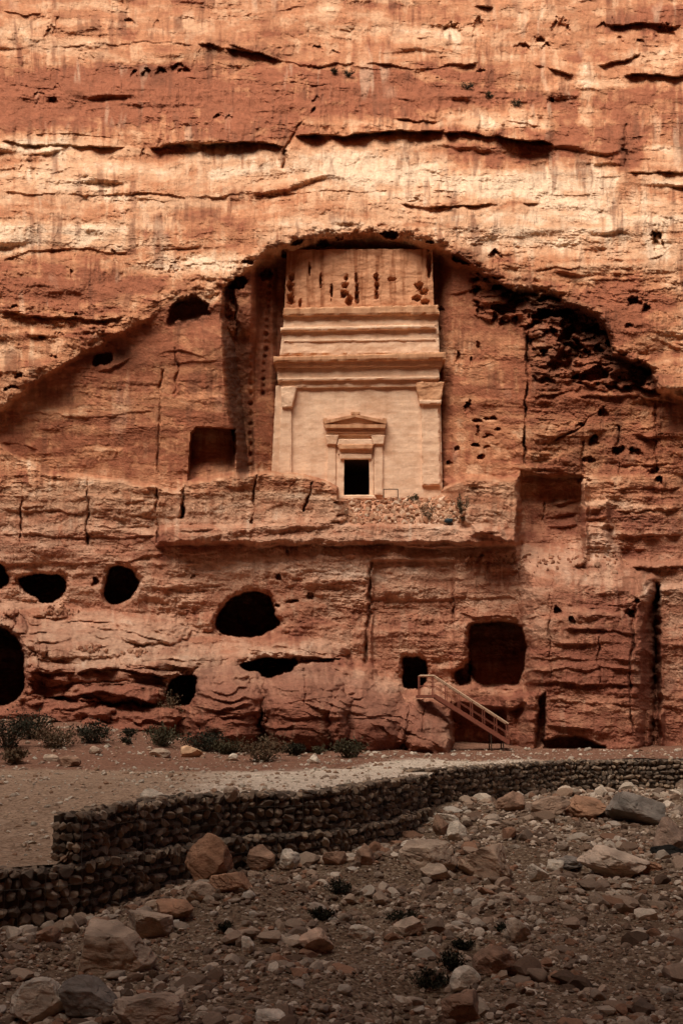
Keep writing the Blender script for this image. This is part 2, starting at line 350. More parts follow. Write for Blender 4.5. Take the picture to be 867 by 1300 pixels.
LEDGES = [  # pts, amount, up, down
    ([(0,14),(30,17),(58,13)], .5, 8, 4), ([(60,57),(110,54),(180,53),(250,55)], .35, 9, 4), ([(248,53),(275,57),(300,62),(330,66),(362,76)], .7, 9, 6),
    ([(355,74),(380,79),(405,83),(450,77),(497,80),(520,87),(556,83),(610,75)], .5, 10, 5), ([(280,52),(302,58),(330,66)], .5, 7, 6),
    ([(0,177),(40,180),(90,181),(130,185),(162,184)], .6, 14, 7), ([(188,187),(215,181),(260,181),(310,180),(362,182)], 1.0, 15, 9),
    ([(372,172),(400,170),(440,168),(480,165),(530,166),(567,161)], 1.3, 16, 9), ([(560,166),(600,166),(640,171),(680,177),(705,180)], 1.4, 18, 8),
    ([(500,150),(530,152),(562,150)], .6, 9, 6), ([(755,80),(790,74),(815,68)], .6, 8, 5), ([(790,95),(830,92),(900,95)], .9, 10, 5),
    ([(675,82),(700,88),(730,95)], .6, 9, 5), ([(0,241),(50,244),(120,246),(200,243),(240,250)], .35, 9, 4), ([(245,252),(262,247),(300,246),(350,245),(420,240),(500,243)], .28, 8, 4),
    ([(505,260),(570,261),(645,256)], .6, 10, 5), ([(660,256),(688,256)], .5, 7, 4), ([(795,217),(830,215),(900,219)], .6, 9, 5),
    ([(0,398),(60,403),(120,404),(160,399)], .8, 16, 7), ([(0,330),(40,318),(110,316),(170,322)], .35, 10, 10), ([(675,343),(700,340),(742,338)], .4, 8, 5),
    ([(170,372),(200,380),(235,370)], .3, 8, 5), ([(760,30),(826,28),(867,30)], .6, 9, 6), ([(600,6),(630,7)], .7, 5, 4), ([(350,12),(390,6)], .4, 7, 4),
    ([(40,170),(60,166),(150,172)], .25, 6, 4), ([(640,150),(690,158)], .5, 8, 5), ([(820,330),(850,318)], .4, 6, 5),
    ([(195,693),(260,689),(340,691),(400,690),(500,692),(600,694),(666,691)], .75, 12, 6), ([(222,673),(280,670),(330,666),(400,664),(452,656)], .3, 8, 4),
    ([(598,677),(620,678),(642,678)], .5, 7, 5), ([(0,718),(120,714),(200,704),(280,700)], .25, 9, 4), ([(0,646),(60,648),(110,650)], .22, 8, 4), ([(0,676),(110,682),(200,680)], .28, 9, 5),
    ([(115,640),(200,636)], .18, 6, 3), ([(115,655),(200,652)], .18, 6, 3), ([(115,668),(200,668)], .22, 6, 3),
    ([(200,745),(240,742),(290,742)], .2, 7, 4), ([(360,745),(420,740),(460,738)], .22, 7, 4), ([(360,728),(420,722)], .18, 6, 3), ([(474,758),(520,760),(576,757),(662,760)], .25, 9, 4),
    ([(715,797),(760,801),(812,806)], .45, 10, 5), ([(700,815),(780,820)], .35, 8, 5), ([(668,832),(740,836),(820,842)], .3, 9, 5), ([(668,850),(720,848),(826,852)], .35, 9, 5), ([(664,868),(700,864),(770,870),(828,868)], .5, 10, 6),
    ([(690,886),(760,892),(826,896)], .3, 9, 5), ([(690,920),(760,926)], .4, 8, 5), ([(664,780),(700,778)], .3, 8, 4), ([(576,775),(600,780),(660,782)], .3, 8, 4),
    ([(740,660),(776,656)], .5, 7, 4), ([(748,648),(770,646)], .4, 5, 4), ([(690,640),(735,634)], .55, 8, 5), ([(690,652),(735,650)], .35, 6, 4), ([(690,666),(738,664)], .35, 6, 4), ([(780,680),(867,676)], .6, 10, 6), ([(780,650),(867,642)], .45, 9, 5), ([(800,720),(900,718)], .6, 8, 5),
    ([(672,552),(720,551),(768,556)], .2, 7, 4), ([(730,500),(800,502),(867,510)], .5, 9, 6), ([(800,552),(840,554)], .6, 6, 6), ([(672,502),(740,490)], .3, 8, 5), ([(780,590),(867,586)], .3, 8, 5), ([(780,620),(867,616)], .35, 8, 5),
    ([(50,846),(120,850),(200,862),(215,864)], .35, 12, 8), ([(60,868),(130,866),(190,874)], .4, 9, 8), ([(40,812),(150,806),(230,820)], .2, 12, 8), ([(60,900),(140,892),(200,904)], .35, 9, 7), ([(250,900),(320,905),(420,912),(500,908)], .3, 14, 9), ([(250,880),(330,884)], .2, 9, 5), ([(340,892),(440,884),(500,896)], .2, 9, 6),
    ([(50,830),(180,836),(260,838),(300,832)], .22, 9, 6), ([(340,820),(380,824),(420,832)], .4, 8, 5),
    ([(60,640),(20,642)][::-1], .3, 7, 4), ([(0,560),(30,562),(50,568)], .35, 8, 5), ([(30,520),(100,528),(200,522)], .15, 8, 4), ([(200,448),(225,442),(262,452)], .3, 9, 5), ([(210,462),(280,456)], .2, 7, 4), ([(120,470),(150,462),(170,450)], .3, 8, 5),
    ([(600,396),(620,404),(668,400)], .55, 9, 6), ([(563,372),(600,366)], .25, 8, 5)]
LEDGES += [([(38,850),(90,852),(150,848),(214,860)], 1.1, 14, 16), ([(60,884),(130,878),(200,892)], .9, 10, 10), ([(330,846),(362,832),(400,834),(440,842)], .8, 9, 6)]
for p_, a_, up_, dn_ in LEDGES:
    k_ = 1.5 if p_[0][1] < 300 else 1.0
    ledge(p_, a_ * (1.0 if a_ > .55 else .6) * (1.1 if k_ > 1 else .9), up_ * k_ * 1.2, dn_ * 1.3)
CRACKS = [([(325,604),(322,640),(320,664)], 1.2, .9), ([(395,612),(392,632),(388,650)], 1.2, .9), ([(372,612),(365,625)], 1, .7), ([(237,618),(232,640),(228,656)], 2.2, 1.6),
    ([(400,140),(378,160),(362,190),(360,212)], 2.0, .9), ([(28,612),(26,690)], 1.2, .5), ([(112,606),(111,690)], 1.5, .7), ([(199,618),(200,690)], 1.6, .8),
    ([(472,716),(468,780),(463,848)], 2.4, .8), ([(576,712),(577,790)], 1.2, .3), ([(793,190),(795,160)], 2.2, .8), ([(794,190),(796,225)], 1.8, .7), ([(780,20),(782,60),(781,90)], 1, .4),
    ([(671,400),(668,470),(667,540),(666,590)], 1.4, 1.2), ([(833,740),(832,800),(830,860)], 2.4, 2.2), ([(831,860),(828,960)], 2.6, 1.5), ([(338,852),(334,880),(330,930)], 2.2, 1.0), ([(388,858),(386,900)], 1.5, .5), ([(540,900),(536,930)], 1.2, .5),
    ([(74,20),(66,50)], 1.5, .5), ([(50,122),(44,138)], 1.5, .5), ([(690,640),(688,660)], 1, .5), ([(700,730),(698,860)], 1.2, .4), ([(760,810),(762,865)], 1, .3), ([(806,760),(800,860),(803,930)], 1.6, .6), ([(658,720),(660,780)], 1.0, .3),
    ([(222,440),(226,470),(220,500)], 1.8, .4), ([(205,470),(200,600)], 1.5, .3), ([(700,560),(735,545),(760,520)], 1.6, .6), ([(740,560),(738,600)], 2, .6), ([(785,540),(784,600)], 1.6, .5), ([(832,510),(833,600)], 1.4, .4)]
for p_, w_, d_ in CRACKS: crack(p_, w_, d_)
# the two fluted ribs of tool marks on the left wall of the recess, and pits on the right wall
for pts, wd in (([(323,395),(319,480),(318,590)], 2.6), ([(344,345),(338,420),(334,500)], 2.4)):
    crack(pts, wd, .25, .3)
    for k in range(18):
        a = k / 17; i = min(int(a * 2), 1); f_ = a * 2 - i; px = pts[i][0] * (1 - f_) + pts[i + 1][0] * f_; py = pts[i][1] * (1 - f_) + pts[i + 1][1] * f_
        S = clip_box(px - 8, px + 8, py - 9, py + 9); d = np.hypot((U[S] - px - random.uniform(-1, 1)) / random.uniform(2.2, 3.4), (V[S] - py) / random.uniform(2.5, 4)); R[S] -= random.uniform(.08, .3) * np.exp(-d ** 4)
PITS = [(603,372,7,5),(612,395,5,9),(622,352,6,4),(628,405,5,10),(640,410,6,12),(652,408,5,8),(610,440,3,6),(579,455,2.5,9),(598,460,2,9),(595,520,5,11),(578,572,3,4),(606,535,7,4),(622,532,8,4),(606,550,3,8),(620,552,7,3),(632,545,5,3),(603,566,5,4),(618,568,6,3),(611,580,5,5),(572,588,5,4),
        (690,400,12,9),(715,398,10,8),(738,404,9,10),(752,425,8,12),(700,425,9,8),(720,440,12,9),(742,452,8,8),(690,450,7,6),(708,470,9,5),(760,445,6,9),(770,470,7,5),(632,366,9,7),(645,375,9,8),(664,385,10,9),(680,410,7,10),
        (765,525,8,8),(735,540,6,5),(755,560,7,9),(748,585,8,6),(785,575,7,8),(806,575,9,8),(830,600,6,8),(742,610,8,5),(836,612,7,7),(560,395,3,6),(556,420,3,5),
        (55,430,6,3),(75,425,5,3),(18,492,5,4),(10,495,3,4),(26,480,4,7),(68,455,5,3),(98,400,3,3),
        (64,46,9,14),(165,27,7,7),(200,28,4,6),(186,96,6,9),(205,92,8,8),(225,88,6,8),(234,92,7,7),(170,95,5,8),(50,122,6,8),(66,130,7,10),(72,112,5,6),(276,150,6,6),(290,150,5,6),(182,199,4,8),(26,215,3,5),(575,42,11,12),(608,40,9,18),(712,40,10,20),(662,62,8,8),(684,52,7,8),(694,60,6,8),(845,45,13,15),(786,52,4,5),(810,52,6,5),(764,34,5,5),(610,92,6,5),(630,325,8,9),(835,310,7,18),(820,395,6,9),(805,385,9,9),(800,415,7,6),(425,66,8,4),(404,62,6,6),(400,128,5,6),(700,130,5,7),(20,390,4,4),(90,345,3,6),(144,320,4,4),(216,345,4,12),
        (120,742,4,8),(245,735,3,5),(350,770,5,4),(372,765,6,4),(352,735,4,5),(395,758,5,5),(726,790,5,8),(706,778,5,8),(800,780,6,7),(806,765,5,5),(540,665,4,3),(612,708,4,3),(365,700,3,4),(430,640,6,3),(435,655,7,4)]
for (px, py, ra, rb) in PITS:
    pd = max(ra, rb) * 2 + 10; S = clip_box(px - pd, px + pd, py - pd, py + pd)
    d = np.hypot((U[S] + wu[S] * 1.5 - px) / ra, (V[S] + wv[S] * 1.5 - py) / rb) + .35 * fbm(U[S] / 5, V[S] / 5, 2, 183); up_side = 1 - sstep(-.7, .75, (V[S] + wv[S] * .9 - py) / rb); R[S] -= (.6 if py < 300 else 1) * min(.15 * min(ra, rb), 1.0) * (1 - sstep(.8, 1.1, d)) * (.12 + .88 * up_side) * (.6 + .8 * sstep(-.3, .3, fbm(U[S] / 9, V[S] / 9, 2, 171)))

# natural relief: bedding, flutes, weathering, calm rounded faces between broken ones
big = fbm(U / 150, V / 55, 4, 31); bed = fbm(U / 170 + wu / 40, (V + 10 * fbm(U / 150, V / 150, 2, 5)) / 10, 4, 41); fl = fbm(U / 8, V / 70, 3, 51)
med = fbm(U / 26, V / 15, 5, 61, .5); fine = fbm(U / 5, V / 3.4, 3, 71)
broken = sstep(-.12, .38, fbm(U / 110, V / 48, 3, 85) + .25 * fbm(U / 30, V / 14, 3, 87)); upc = (1 - below)
warpv = V + 48 * fbm(U / 260, V / 190, 3, 93) + 5 * fbm(U / 40, V / 40, 3, 94)
bench = (warpv / 62) % 1.0; bench2 = ((warpv + 4 * fbm(U / 30, V / 30, 3, 96)) / 23 + .3) % 1.0
saw = (V / 17 + 2.2 * fbm(U / 190, V / 90, 3, 81) + .25 * med) % 1.0; sawm = sstep(0, .4, fbm(U / 90, V / 60, 3, 83))
R += rough * (.8 * big + .22 * bed * (.35 + broken) + .34 * med * (.3 + broken) + .10 * fine * (.25 + broken) + .15 * sawm * broken * (saw ** 3 - .3) + .2 * fl * sstep(0, .3, fbm(U / 70, V / 40, 2, 91)))
sw = lambda t_, p_: np.where(t_ < .86, (t_ / .86) ** p_, 1 - sstep(.86, 1, t_))
R += upc * (.8 * (sw(bench, 2.2) - .3) * sstep(-.05, .4, fbm(U / 140, V / 50, 3, 98)) + .16 * (sw(bench2, 3) - .25) * sstep(.1, .45, fbm(U / 70, V / 30, 3, 99)))
flc = ridge(U / 75, (V + 9 * fbm(U / 120, V / 120, 3, 33)) / 17, 2, 35); R -= rough * .28 * np.clip((flc - .9) / .1, 0, 1) * sstep(0, .3, fbm(U / 50, V / 40, 2, 37)) * (.3 + broken)
# spalled scars: sharp edged shallow steps where sheets of rock fell away
sp = fbm(U / 34, V / 24, 4, 131); scar = sstep(.06, .17, sp); sp2 = fbm(U / 13, V / 30, 4, 133); scar2 = sstep(.14, .18, sp2) * sstep(-.05, .15, fbm(U / 80, V / 40, 2, 135))
ms = sstep(0, 15, dm); st_ = (dm / 13 + 1.6 * fbm(U / 130, V / 60, 3, 141) + .5 * fbm(U / 30, V / 20, 3, 143)) % 1.0; R += ms * (.34 * (sw(st_, 2) - .4) * sstep(-.15, .3, fbm(U / 60, V / 30, 3, 145)) + .35 * fbm(U / 45, V / 16, 4, 147))
R -= rough * (.09 * sstep(.06, .2, sp) + .07 * sstep(.1, .26, sp2))
# cavernous weathering under the dark brow of the right side
S_, tm, sd = poly_mask([(600, 340), (650, 366), (700, 374), (745, 388), (770, 412), (780, 446), (830, 470), (836, 500), (760, 490), (680, 480), (668, 410), (610, 400)], 8, 1.0)
tn = fbm(U[S_] / 34, V[S_] / 22, 3, 101, .5); R[S_] -= tm * 1.5 * sstep(.02, .16, tn); R[S_] += tm * (.6 * fbm(U[S_] / 22, V[S_] / 11, 4, 104, .45) + .25 * (((V[S_] + 8 * fbm(U[S_] / 30, V[S_] / 30, 2, 107)) / 11) % 1.0))
# the protruding brow rolls: holes and knobs along it
lsh = 1 - sstep(280, 345, U); ab = np.exp(-((VW - VB + 8 + 9 * lsh) / (10 + 14 * lsh)) ** 2) * (1 - low); R += ab * (.5 + (.75 - .45 * lsh) * fbm(U / 14, V / 11, 3, 111))
Yc = Y - R
# openings -----------------------------------------------------------------
HOLES = [([(-14,714),(4,717),(12,733),(4,748),(-14,750)], 6), ([(22,735),(40,731),(60,731),(78,728),(83,745),(75,762),(55,767),(45,760),(30,748)], 7), ([(139,722),(160,719),(170,728),(176,740),(168,755),(150,768),(135,765),(132,745)], 7),
    ([(274,787),(285,766),(308,753),(325,750),(343,757),(347,778),(358,793),(345,799),(322,808),(285,806),(274,797)], 9), ([(300,843),(330,837),(365,834),(384,843),(365,853),(336,862),(330,853),(310,852)], 7), ([(210,877),(222,859),(254,857),(247,884),(238,897),(214,894)], 7),
    ([(-40,790),(14,798),(28,826),(33,866),(24,894),(-40,898)], 11), ([(511,836),(518,834),(538,835),(541,842),(539,862),(534,874),(514,875),(511,856)], 6),
    ([(594,802),(600,791),(650,790),(666,797),(668,830),(664,858),(655,873),(596,873)], 5.0), ([(577,857),(588,846),(598,840),(598,868),(580,869)], 4), ([(431,574),(474,574),(474,634),(429,634)], 9)]
def chaikin(p, n=2):
    for _ in range(n): p = [q for i in range(len(p)) for q in ((p[i][0] * .75 + p[(i + 1) % len(p)][0] * .25, p[i][1] * .75 + p[(i + 1) % len(p)][1] * .25), (p[i][0] * .25 + p[(i + 1) % len(p)][0] * .75, p[i][1] * .25 + p[(i + 1) % len(p)][1] * .75))]
    return p
wu += 2.2 * fbm(U / 7, V / 7, 3, 175); wv += 2.2 * fbm(U / 7, V / 7, 3, 177)
for pts, dep in HOLES:
    rc = pts[0][0] in (431,); pts = pts if rc else chaikin(pts, 1 if pts[0][0] in (594, 511) else 2)
    S, mk, sd = poly_mask(pts, 1.6, 0. if rc else .9)
    if pts[0][0] > 590: dep = np.interp(V[S], [790, 830, 873], [6.5, 5.0, 2.6])
    Yc[S] += mk * (dep + .5 * med[S]) + (0 if rc else .55 * sstep(-7, 0, sd + 3 * fbm(U[S] / 8, V[S] / 8, 2, 157)))
S, mk, sd = poly_mask(chaikin([(213,412),(215,392),(226,382),(246,376),(260,382),(269,402),(259,399),(252,409),(244,401),(236,412),(226,404),(220,416)], 1), 2, 1.4); Yc[S] += mk * 1.5 * sstep(425, 395, V[S])
for pts, dep in [([(243,550),(250,542),(297,545),(300,575),(297,598),(270,603),(239,610),(241,580)], 1.9)]:
    S, mk, sd = poly_mask(pts, 1.5, .35); Yc[S] += mk * (2.6 * sstep(625, 550, V[S]) + .5)
for (px, py, a, b_, ang, dep) in [(299,360,14,6,-20,2.0),(366,322,9,4,-18,1.5),(377,307,6,4,-5,1.2),(314,333,6,3,-10,1.0),(338,348,8,5,-30,1.2),(495,297,10,4,8,1.6),(410,309,6,4,0,1.0),(293,381,4,2,0,.6),(430,300,4,3,0,.6),(545,306,6,3,15,.8),(130,455,14,6,-22,1.4),(812,473,13,16,20,1.4),(720,415,10,13,0,1.0),(585,330,12,4,25,1.0)]:
    S = clip_box(px - 45, px + 45, py - 45, py + 45); ca, sa = math.cos(math.radians(ang)), math.sin(math.radians(ang))
    X = U[S] + wu[S] * 1.3 - px; Z = V[S] + wv[S] * 1.3 - py; d = np.hypot((X * ca + Z * sa) / a, (-X * sa + Z * ca) / b_); Yc[S] += dep * (1 - sstep(.85, 1.12, d))
Yc += fbm(U / 2.6, V / 2.2, 2, 121) * .05 * rough

# colour of the rock itself: pale beds, ochre, red beds, desert varnish, mineral streaks; also brightness and shading painted on the mound
def lerp(a, b, t_): return a + (b - a) * t_[..., None]
PALE, TAN, OCHRE, RED, DARK = map(np.array, [(.74, .53, .365), (.60, .34, .20), (.46, .205, .105), (.30, .105, .055), (.085, .033, .019)])
def blob(px, py, a, b_, soft=.6, ang=0):
    ca, sa = math.cos(math.radians(ang)), math.sin(math.radians(ang)); X = U + wu * 3 - px; Z = V + wv * 2.5 - py
    return 1 - sstep(1 - soft, 1 + soft, np.hypot((X * ca + Z * sa) / a, (-X * sa + Z * ca) / b_))
bandn = fbm(U / 230, (V + 32 * fbm(U / 170, V / 150, 3, 7)) / 26, 4, 201); patch = fbm(U / 45, V / 22, 4, 211); streak = fbm((U + 4 * fbm(U / 20, V / 60, 2, 219)) / 9, V / 85, 4, 221, .6) * (.35 + 1.3 * sstep(-.1, .35, fbm(U / 60, V / 45, 3, 223))); streak2 = fbm(U / 14, V / 120, 3, 231)
tcol = prof(V, [-260, 0, 60, 90, 150, 185, 215, 260, 300, 340, 380, 440, 520, 600, 620, 700, 780, 860, 950], [.34, .36, .38, .27, .21, .38, .49, .50, .52, .44, .35, .40, .38, .42, .50, .50, .46, .34, .26])
up_ = 1 - below
wavy = fbm(U / 320 + .2 * fbm(U / 60, V / 60, 3, 261), (V + 46 * fbm(U / 210, V / 190, 3, 263) + 4 * fbm(U / 30, V / 30, 3, 265)) / 17, 5, 267, .62)
tcol = tcol + .40 * bandn + .22 * patch + .42 * np.clip(streak, -.5, .6) * (.4 + .6 * sstep(-.1, .3, streak2)) + .10 * bed + .12 * scar + .10 * scar2 - .06 + .30 * wavy - .24 * quarry * (1 - low) - .07 * low
for a in [(290,205,45,22,1),(470,210,110,22,.9),(640,152,70,14,.8),(230,338,80,15,1.1),(60,300,100,16,.7),(720,285,150,20,.8),(745,120,10,60,.9),(700,225,110,22,.6),(835,310,14,26,.9),(30,185,60,9,.6),(575,45,10,14,.8),(415,15,12,18,.6),(110,195,60,24,.5),(830,75,50,8,.7),(570,235,160,18,.5),(400,290,90,12,.4),
          (340,640,110,26,.35),(540,640,70,22,.2),(540,730,90,20,.5),(270,575,26,26,.5),(430,745,40,70,.35),(330,830,140,14,.45),(150,800,110,20,.45),(765,690,20,26,.8),(400,720,200,14,.3),(120,842,90,10,.35),(620,590,60,40,.2)]:
    tcol += .40 * a[4] * blob(*a[:4])
for a in [(160,120,170,34,1.),(640,200,90,16,.8),(480,120,120,20,.6),(250,285,60,14,.6),(795,200,22,40,1.),(820,20,70,20,.7),(730,180,60,22,.8),(190,100,60,16,.8),(330,150,60,26,.6),(800,380,40,30,.7),(120,440,80,30,.5),(560,120,80,14,.5),(200,322,50,10,.6),(110,362,130,36,.75),(760,385,70,50,.5),(560,330,40,10,.4),(30,120,60,30,.5),(430,95,160,12,.5),
          (700,650,44,40,.8),(820,650,60,60,.5),(760,450,80,50,.6),(420,915,150,26,.8),(120,905,80,30,.7),(780,790,40,60,.5),(760,880,90,70,.35),(330,375,40,120,.25),(600,350,50,26,.7),(620,920,40,40,.7)]:
    tcol -= .42 * a[4] * blob(*a[:4])
lw = sstep(560, 700, V)
RED = lerp(np.broadcast_to(RED, U.shape + (3,)), np.array((.25, .09, .055)), lw); OCHRE2 = OCHRE; OCHRE = lerp(np.broadcast_to(OCHRE, U.shape + (3,)), np.array((.365, .16, .096)), lw); TAN2 = TAN; TAN = lerp(np.broadcast_to(TAN, U.shape + (3,)), np.array((.47, .26, .17)), lw)
c_ = lerp(lerp(np.broadcast_to(RED, U.shape + (3,)), OCHRE, sstep(.05, .30, tcol)), TAN, sstep(.30, .52, tcol))
c_ = lerp(c_, lerp(np.broadcast_to(PALE, U.shape + (3,)), np.array((.60, .41, .30)), lw), sstep(.55, .88, tcol))
lit_slope_tint = sstep(4, 30, dm) * (1 - sstep(60, 95, dm)) * (.55 + .5 * patch) * sstep(640, 560, U); c_ = lerp(c_, np.array((.42, .285, .20)), np.clip(.5 * lit_slope_tint, 0, 1))  # pale dusty tint that paints the upward-facing mound slope as better lit
base_red = sstep(885, 935, V + 12 * patch) * sstep(575, 540, U); c_ = lerp(c_, np.array((.21, .072, .045)), .65 * base_red)
c_ = lerp(c_, np.array((.30, .125, .08)), .6 * blk * (1 - base_red)); c_ = lerp(c_, np.array((.27, .105, .065)), .55 * sstep(66, 84, dm) * sstep(250, 235, U))  # red-brown faces below the rims, darkened to paint in their shading
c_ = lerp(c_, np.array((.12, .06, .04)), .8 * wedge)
varn = np.clip(.12 + .8 * sstep(.12, .5, -streak + .5 * fbm(U / 60, V / 50, 3, 241)), 0, 1) * sstep(.02, .35, fbm(U / 95, V / 70, 3, 251) + .12)
c_ = lerp(c_, DARK * 1.6, .62 * varn * (1 - .35 * quarry))
stain = sstep(.06, .26, fbm((U + 5 * fbm(U / 25, V / 50, 2, 271)) / 14, V / 150, 4, 273, .55)) * sstep(-.02, .22, fbm(U / 100, V / 60, 3, 275))
stain *= 1 - .6 * low; c_ = lerp(c_, np.array((.19, .075, .042)), .62 * stain)
pst = sstep(.12, .3, fbm((U + 5 * fbm(U / 25, V / 50, 2, 277)) / 17, V / 110, 4, 279, .5)) * sstep(.05, .3, fbm(U / 90, V / 70, 3, 281)); c_ = lerp(c_, PALE * .95, .34 * pst * (1 - .6 * quarry))
# black varnish on the right hand brow and around a few hollows
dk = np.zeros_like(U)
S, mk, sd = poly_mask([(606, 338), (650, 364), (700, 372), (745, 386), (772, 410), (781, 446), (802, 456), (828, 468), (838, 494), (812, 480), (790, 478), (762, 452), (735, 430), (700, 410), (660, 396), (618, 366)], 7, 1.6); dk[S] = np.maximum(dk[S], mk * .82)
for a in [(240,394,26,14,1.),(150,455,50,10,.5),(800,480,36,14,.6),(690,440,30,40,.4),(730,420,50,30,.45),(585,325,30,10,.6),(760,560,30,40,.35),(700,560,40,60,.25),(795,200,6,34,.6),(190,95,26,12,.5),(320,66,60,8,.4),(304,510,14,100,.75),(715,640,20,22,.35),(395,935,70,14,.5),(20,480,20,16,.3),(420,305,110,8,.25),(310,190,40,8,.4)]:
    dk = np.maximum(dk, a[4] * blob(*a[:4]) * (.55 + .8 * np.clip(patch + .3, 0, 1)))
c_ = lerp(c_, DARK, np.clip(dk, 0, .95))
c_ = c_ * (1 + .22 * fine + .18 * med)[..., None]
lowz = sstep(560, 900, V) * .0
c_ = np.clip(c_, .012, .82)

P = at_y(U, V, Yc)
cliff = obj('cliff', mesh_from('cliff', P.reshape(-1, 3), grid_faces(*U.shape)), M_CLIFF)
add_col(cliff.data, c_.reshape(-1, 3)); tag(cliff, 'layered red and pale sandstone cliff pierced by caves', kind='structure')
def cliff_y(u, v): return float(Yc[np.searchsorted(v1, v), np.searchsorted(u1, u)])

# unseen gorge wall added behind the camera, its height set to shade the riverbed
gx = np.linspace(-260, 260, 66); gz = np.linspace(-6, 1, 2); gh = np.linspace(0, 1, 26)
GX, GH = np.meshgrid(gx, gh); top = 126 + 8 * fbm(GX / 60, 0 * GX, 3, 301)
GY = -14 - 8 * GH + 7 * fbm(GX / 30, GH * 3, 4, 303); GZ = -6 + GH * (top + 6)
PB = np.stack([GX, GY, GZ], -1)
back = np.stack([GX[-1], GY[-1] - 90, GZ[-1] + 4], -1)[None]
PB = np.concatenate([PB, back]); gw = obj('unseen_shade_wall', mesh_from('unseen_shade_wall', PB.reshape(-1, 3), grid_faces(*PB.shape[:2])), M_CLIFF)
gc = lerp(np.broadcast_to(OCHRE2, PB.shape), TAN2, sstep(-.3, .4, fbm(PB[..., 0] / 40, PB[..., 2] / 8, 3, 305))); add_col(gw.data, gc.reshape(-1, 3)); tag(gw, kind='structure')

# ------------------------------------------------------------------ ground: riverbed, raised path
def smooth_line(pts, n=40):
    p = np.array(pts, float); s = np.r_[0, np.cumsum(np.hypot(*np.diff(p[:, :2], axis=0).T))]; q = np.linspace(0, s[-1], n); r = np.stack([np.interp(q, s, p[:, k]) for k in range(p.shape[1])], -1)
    for _ in range(6): r[1:-1] = (r[:-2] + 2 * r[1:-1] + r[2:]) / 4
    return r
_up = smooth_line([(-5.85, 27.2, .03), (-5.1, 28.7, .10), (-4.1, 31.2, .12), (-2.9, 33.2, .10), (-1.6, 34.0, .03), (-.4, 34.6, .03), (.6, 36.3, .12), (1.7, 39.0, .12), (3.1, 43.0, .06)])
UPPER_WALL = [tuple(q) for q in _up[:, :2]]; UPPER_TOP = list(_up[:, 2])
_lo = smooth_line([(-13.5, 22.0), (-9.5, 24.6), (-7.4, 25.8), (-5.75, 26.8), (-4.95, 28.45), (-3.95, 30.95), (-2.8, 32.9), (-1.55, 33.72), (-.3, 34.35), (.72, 36.1), (1.82, 38.8), (3.2, 42.6)])
LOWER_WALL = [tuple(q) for q in _lo]; LOWER_TOP = list(-1.05 + .03 * np.sin(np.arange(40) * .9))
FAR_WALL = [(2.5, 46.2), (3.6, 46.4), (7.4, 53.5), (11.3, 58.5), (17, 59.2), (27, 57)]
FAR_TOP = [.15, .12, .02, .0, -.02, 0]
def bed_z(x, y):
    z = np.interp(y, [-40, 24, 30, 36, 46, 58, 300], [-2.5, -2.42, -2.2, -1.85, -1.45, -1.45, -1.4])
    z = z - .25 * sstep(2, 12, x) * (1 - sstep(44, 56, y)) * sstep(30, 40, y)
    for (px, py, r, h) in [(-2.2, 27.5, 2.6, .75), (1.4, 33.5, 2.2, .3), (-5.4, 23.5, 1.8, .25), (6.0, 45, 5, .35), (3.5, 25, 3, .2), (-1.0, 21, 2.5, .2)]:
        z = z + h * np.exp(-((x - px) ** 2 + (y - py) ** 2) / r ** 2)
    for (px, py, r, h) in [(0.1, 28.2, .8, .5), (.6, 26.4, .7, .4), (1.5, 21.5, .8, .45), (1.1, 20.2, .6, .4), (2.2, 24.0, .7, .3)]:
        z = z - h * np.exp(-((x - px) ** 2 + (y - py) ** 2) / r ** 2)
    return z + .42 * fbm(x / 4.2, y / 4.2, 3, 401) + .09 * fbm(x / .7, y / .7, 3, 405)
_ux = np.array([p[0] for p in UPPER_WALL] + [p[0] for p in FAR_WALL[1:]]); _uy = np.array([p[1] for p in UPPER_WALL] + [p[1] for p in FAR_WALL[1:]])
_lx = np.array([p[0] for p in LOWER_WALL]); _ly = np.array([p[1] for p in LOWER_WALL])
def wall_y(x): return np.where(x < -5.9, np.interp(x, np.r_[-200, _lx], np.r_[10, _ly]), np.interp(x, np.r_[_ux, 60, 200], np.r_[_uy, 52, 40]))
def path_z(x, y):
    ramp_ = -1.05 * (1 - sstep(27, 41, y)) * (1 - sstep(-6.3, -5.6, x))
    left = 1 - sstep(-13, -5.5, x); mid_ = sstep(5.5, 2, x)
    rise = left * np.interp(y, [45, 49, 66, 72], [0, .15, 2.1, 2.5]) + (1 - left) * (mid_ * np.interp(y, [48, 52, 66, 72], [0, .1, .5, .7]) + (1 - mid_) * np.interp(y, [58, 62, 70, 73], [0, .12, .42, .6]))
    hump = .12 * fbm(x / 2.5, y / 2.5, 3, 411) * sstep(44, 52, y) + .035 * fbm(x / .9, y / .9, 3, 413)
    return ramp_ + rise + hump
def ground_hit(u, v, zf):
    dx, dy, dz = [float(q) for q in rays(u, v)]; t = np.linspace(8, 90, 2500) / dy
    h = CAM[2] + dz * t - zf(dx * t, dy * t); i = int(np.argmax(h < 0)) if (h < 0).any() else len(t) - 1
    return np.array([dx * t[i], dy * t[i], float(zf(np.array(dx * t[i]), np.array(dy * t[i])))])

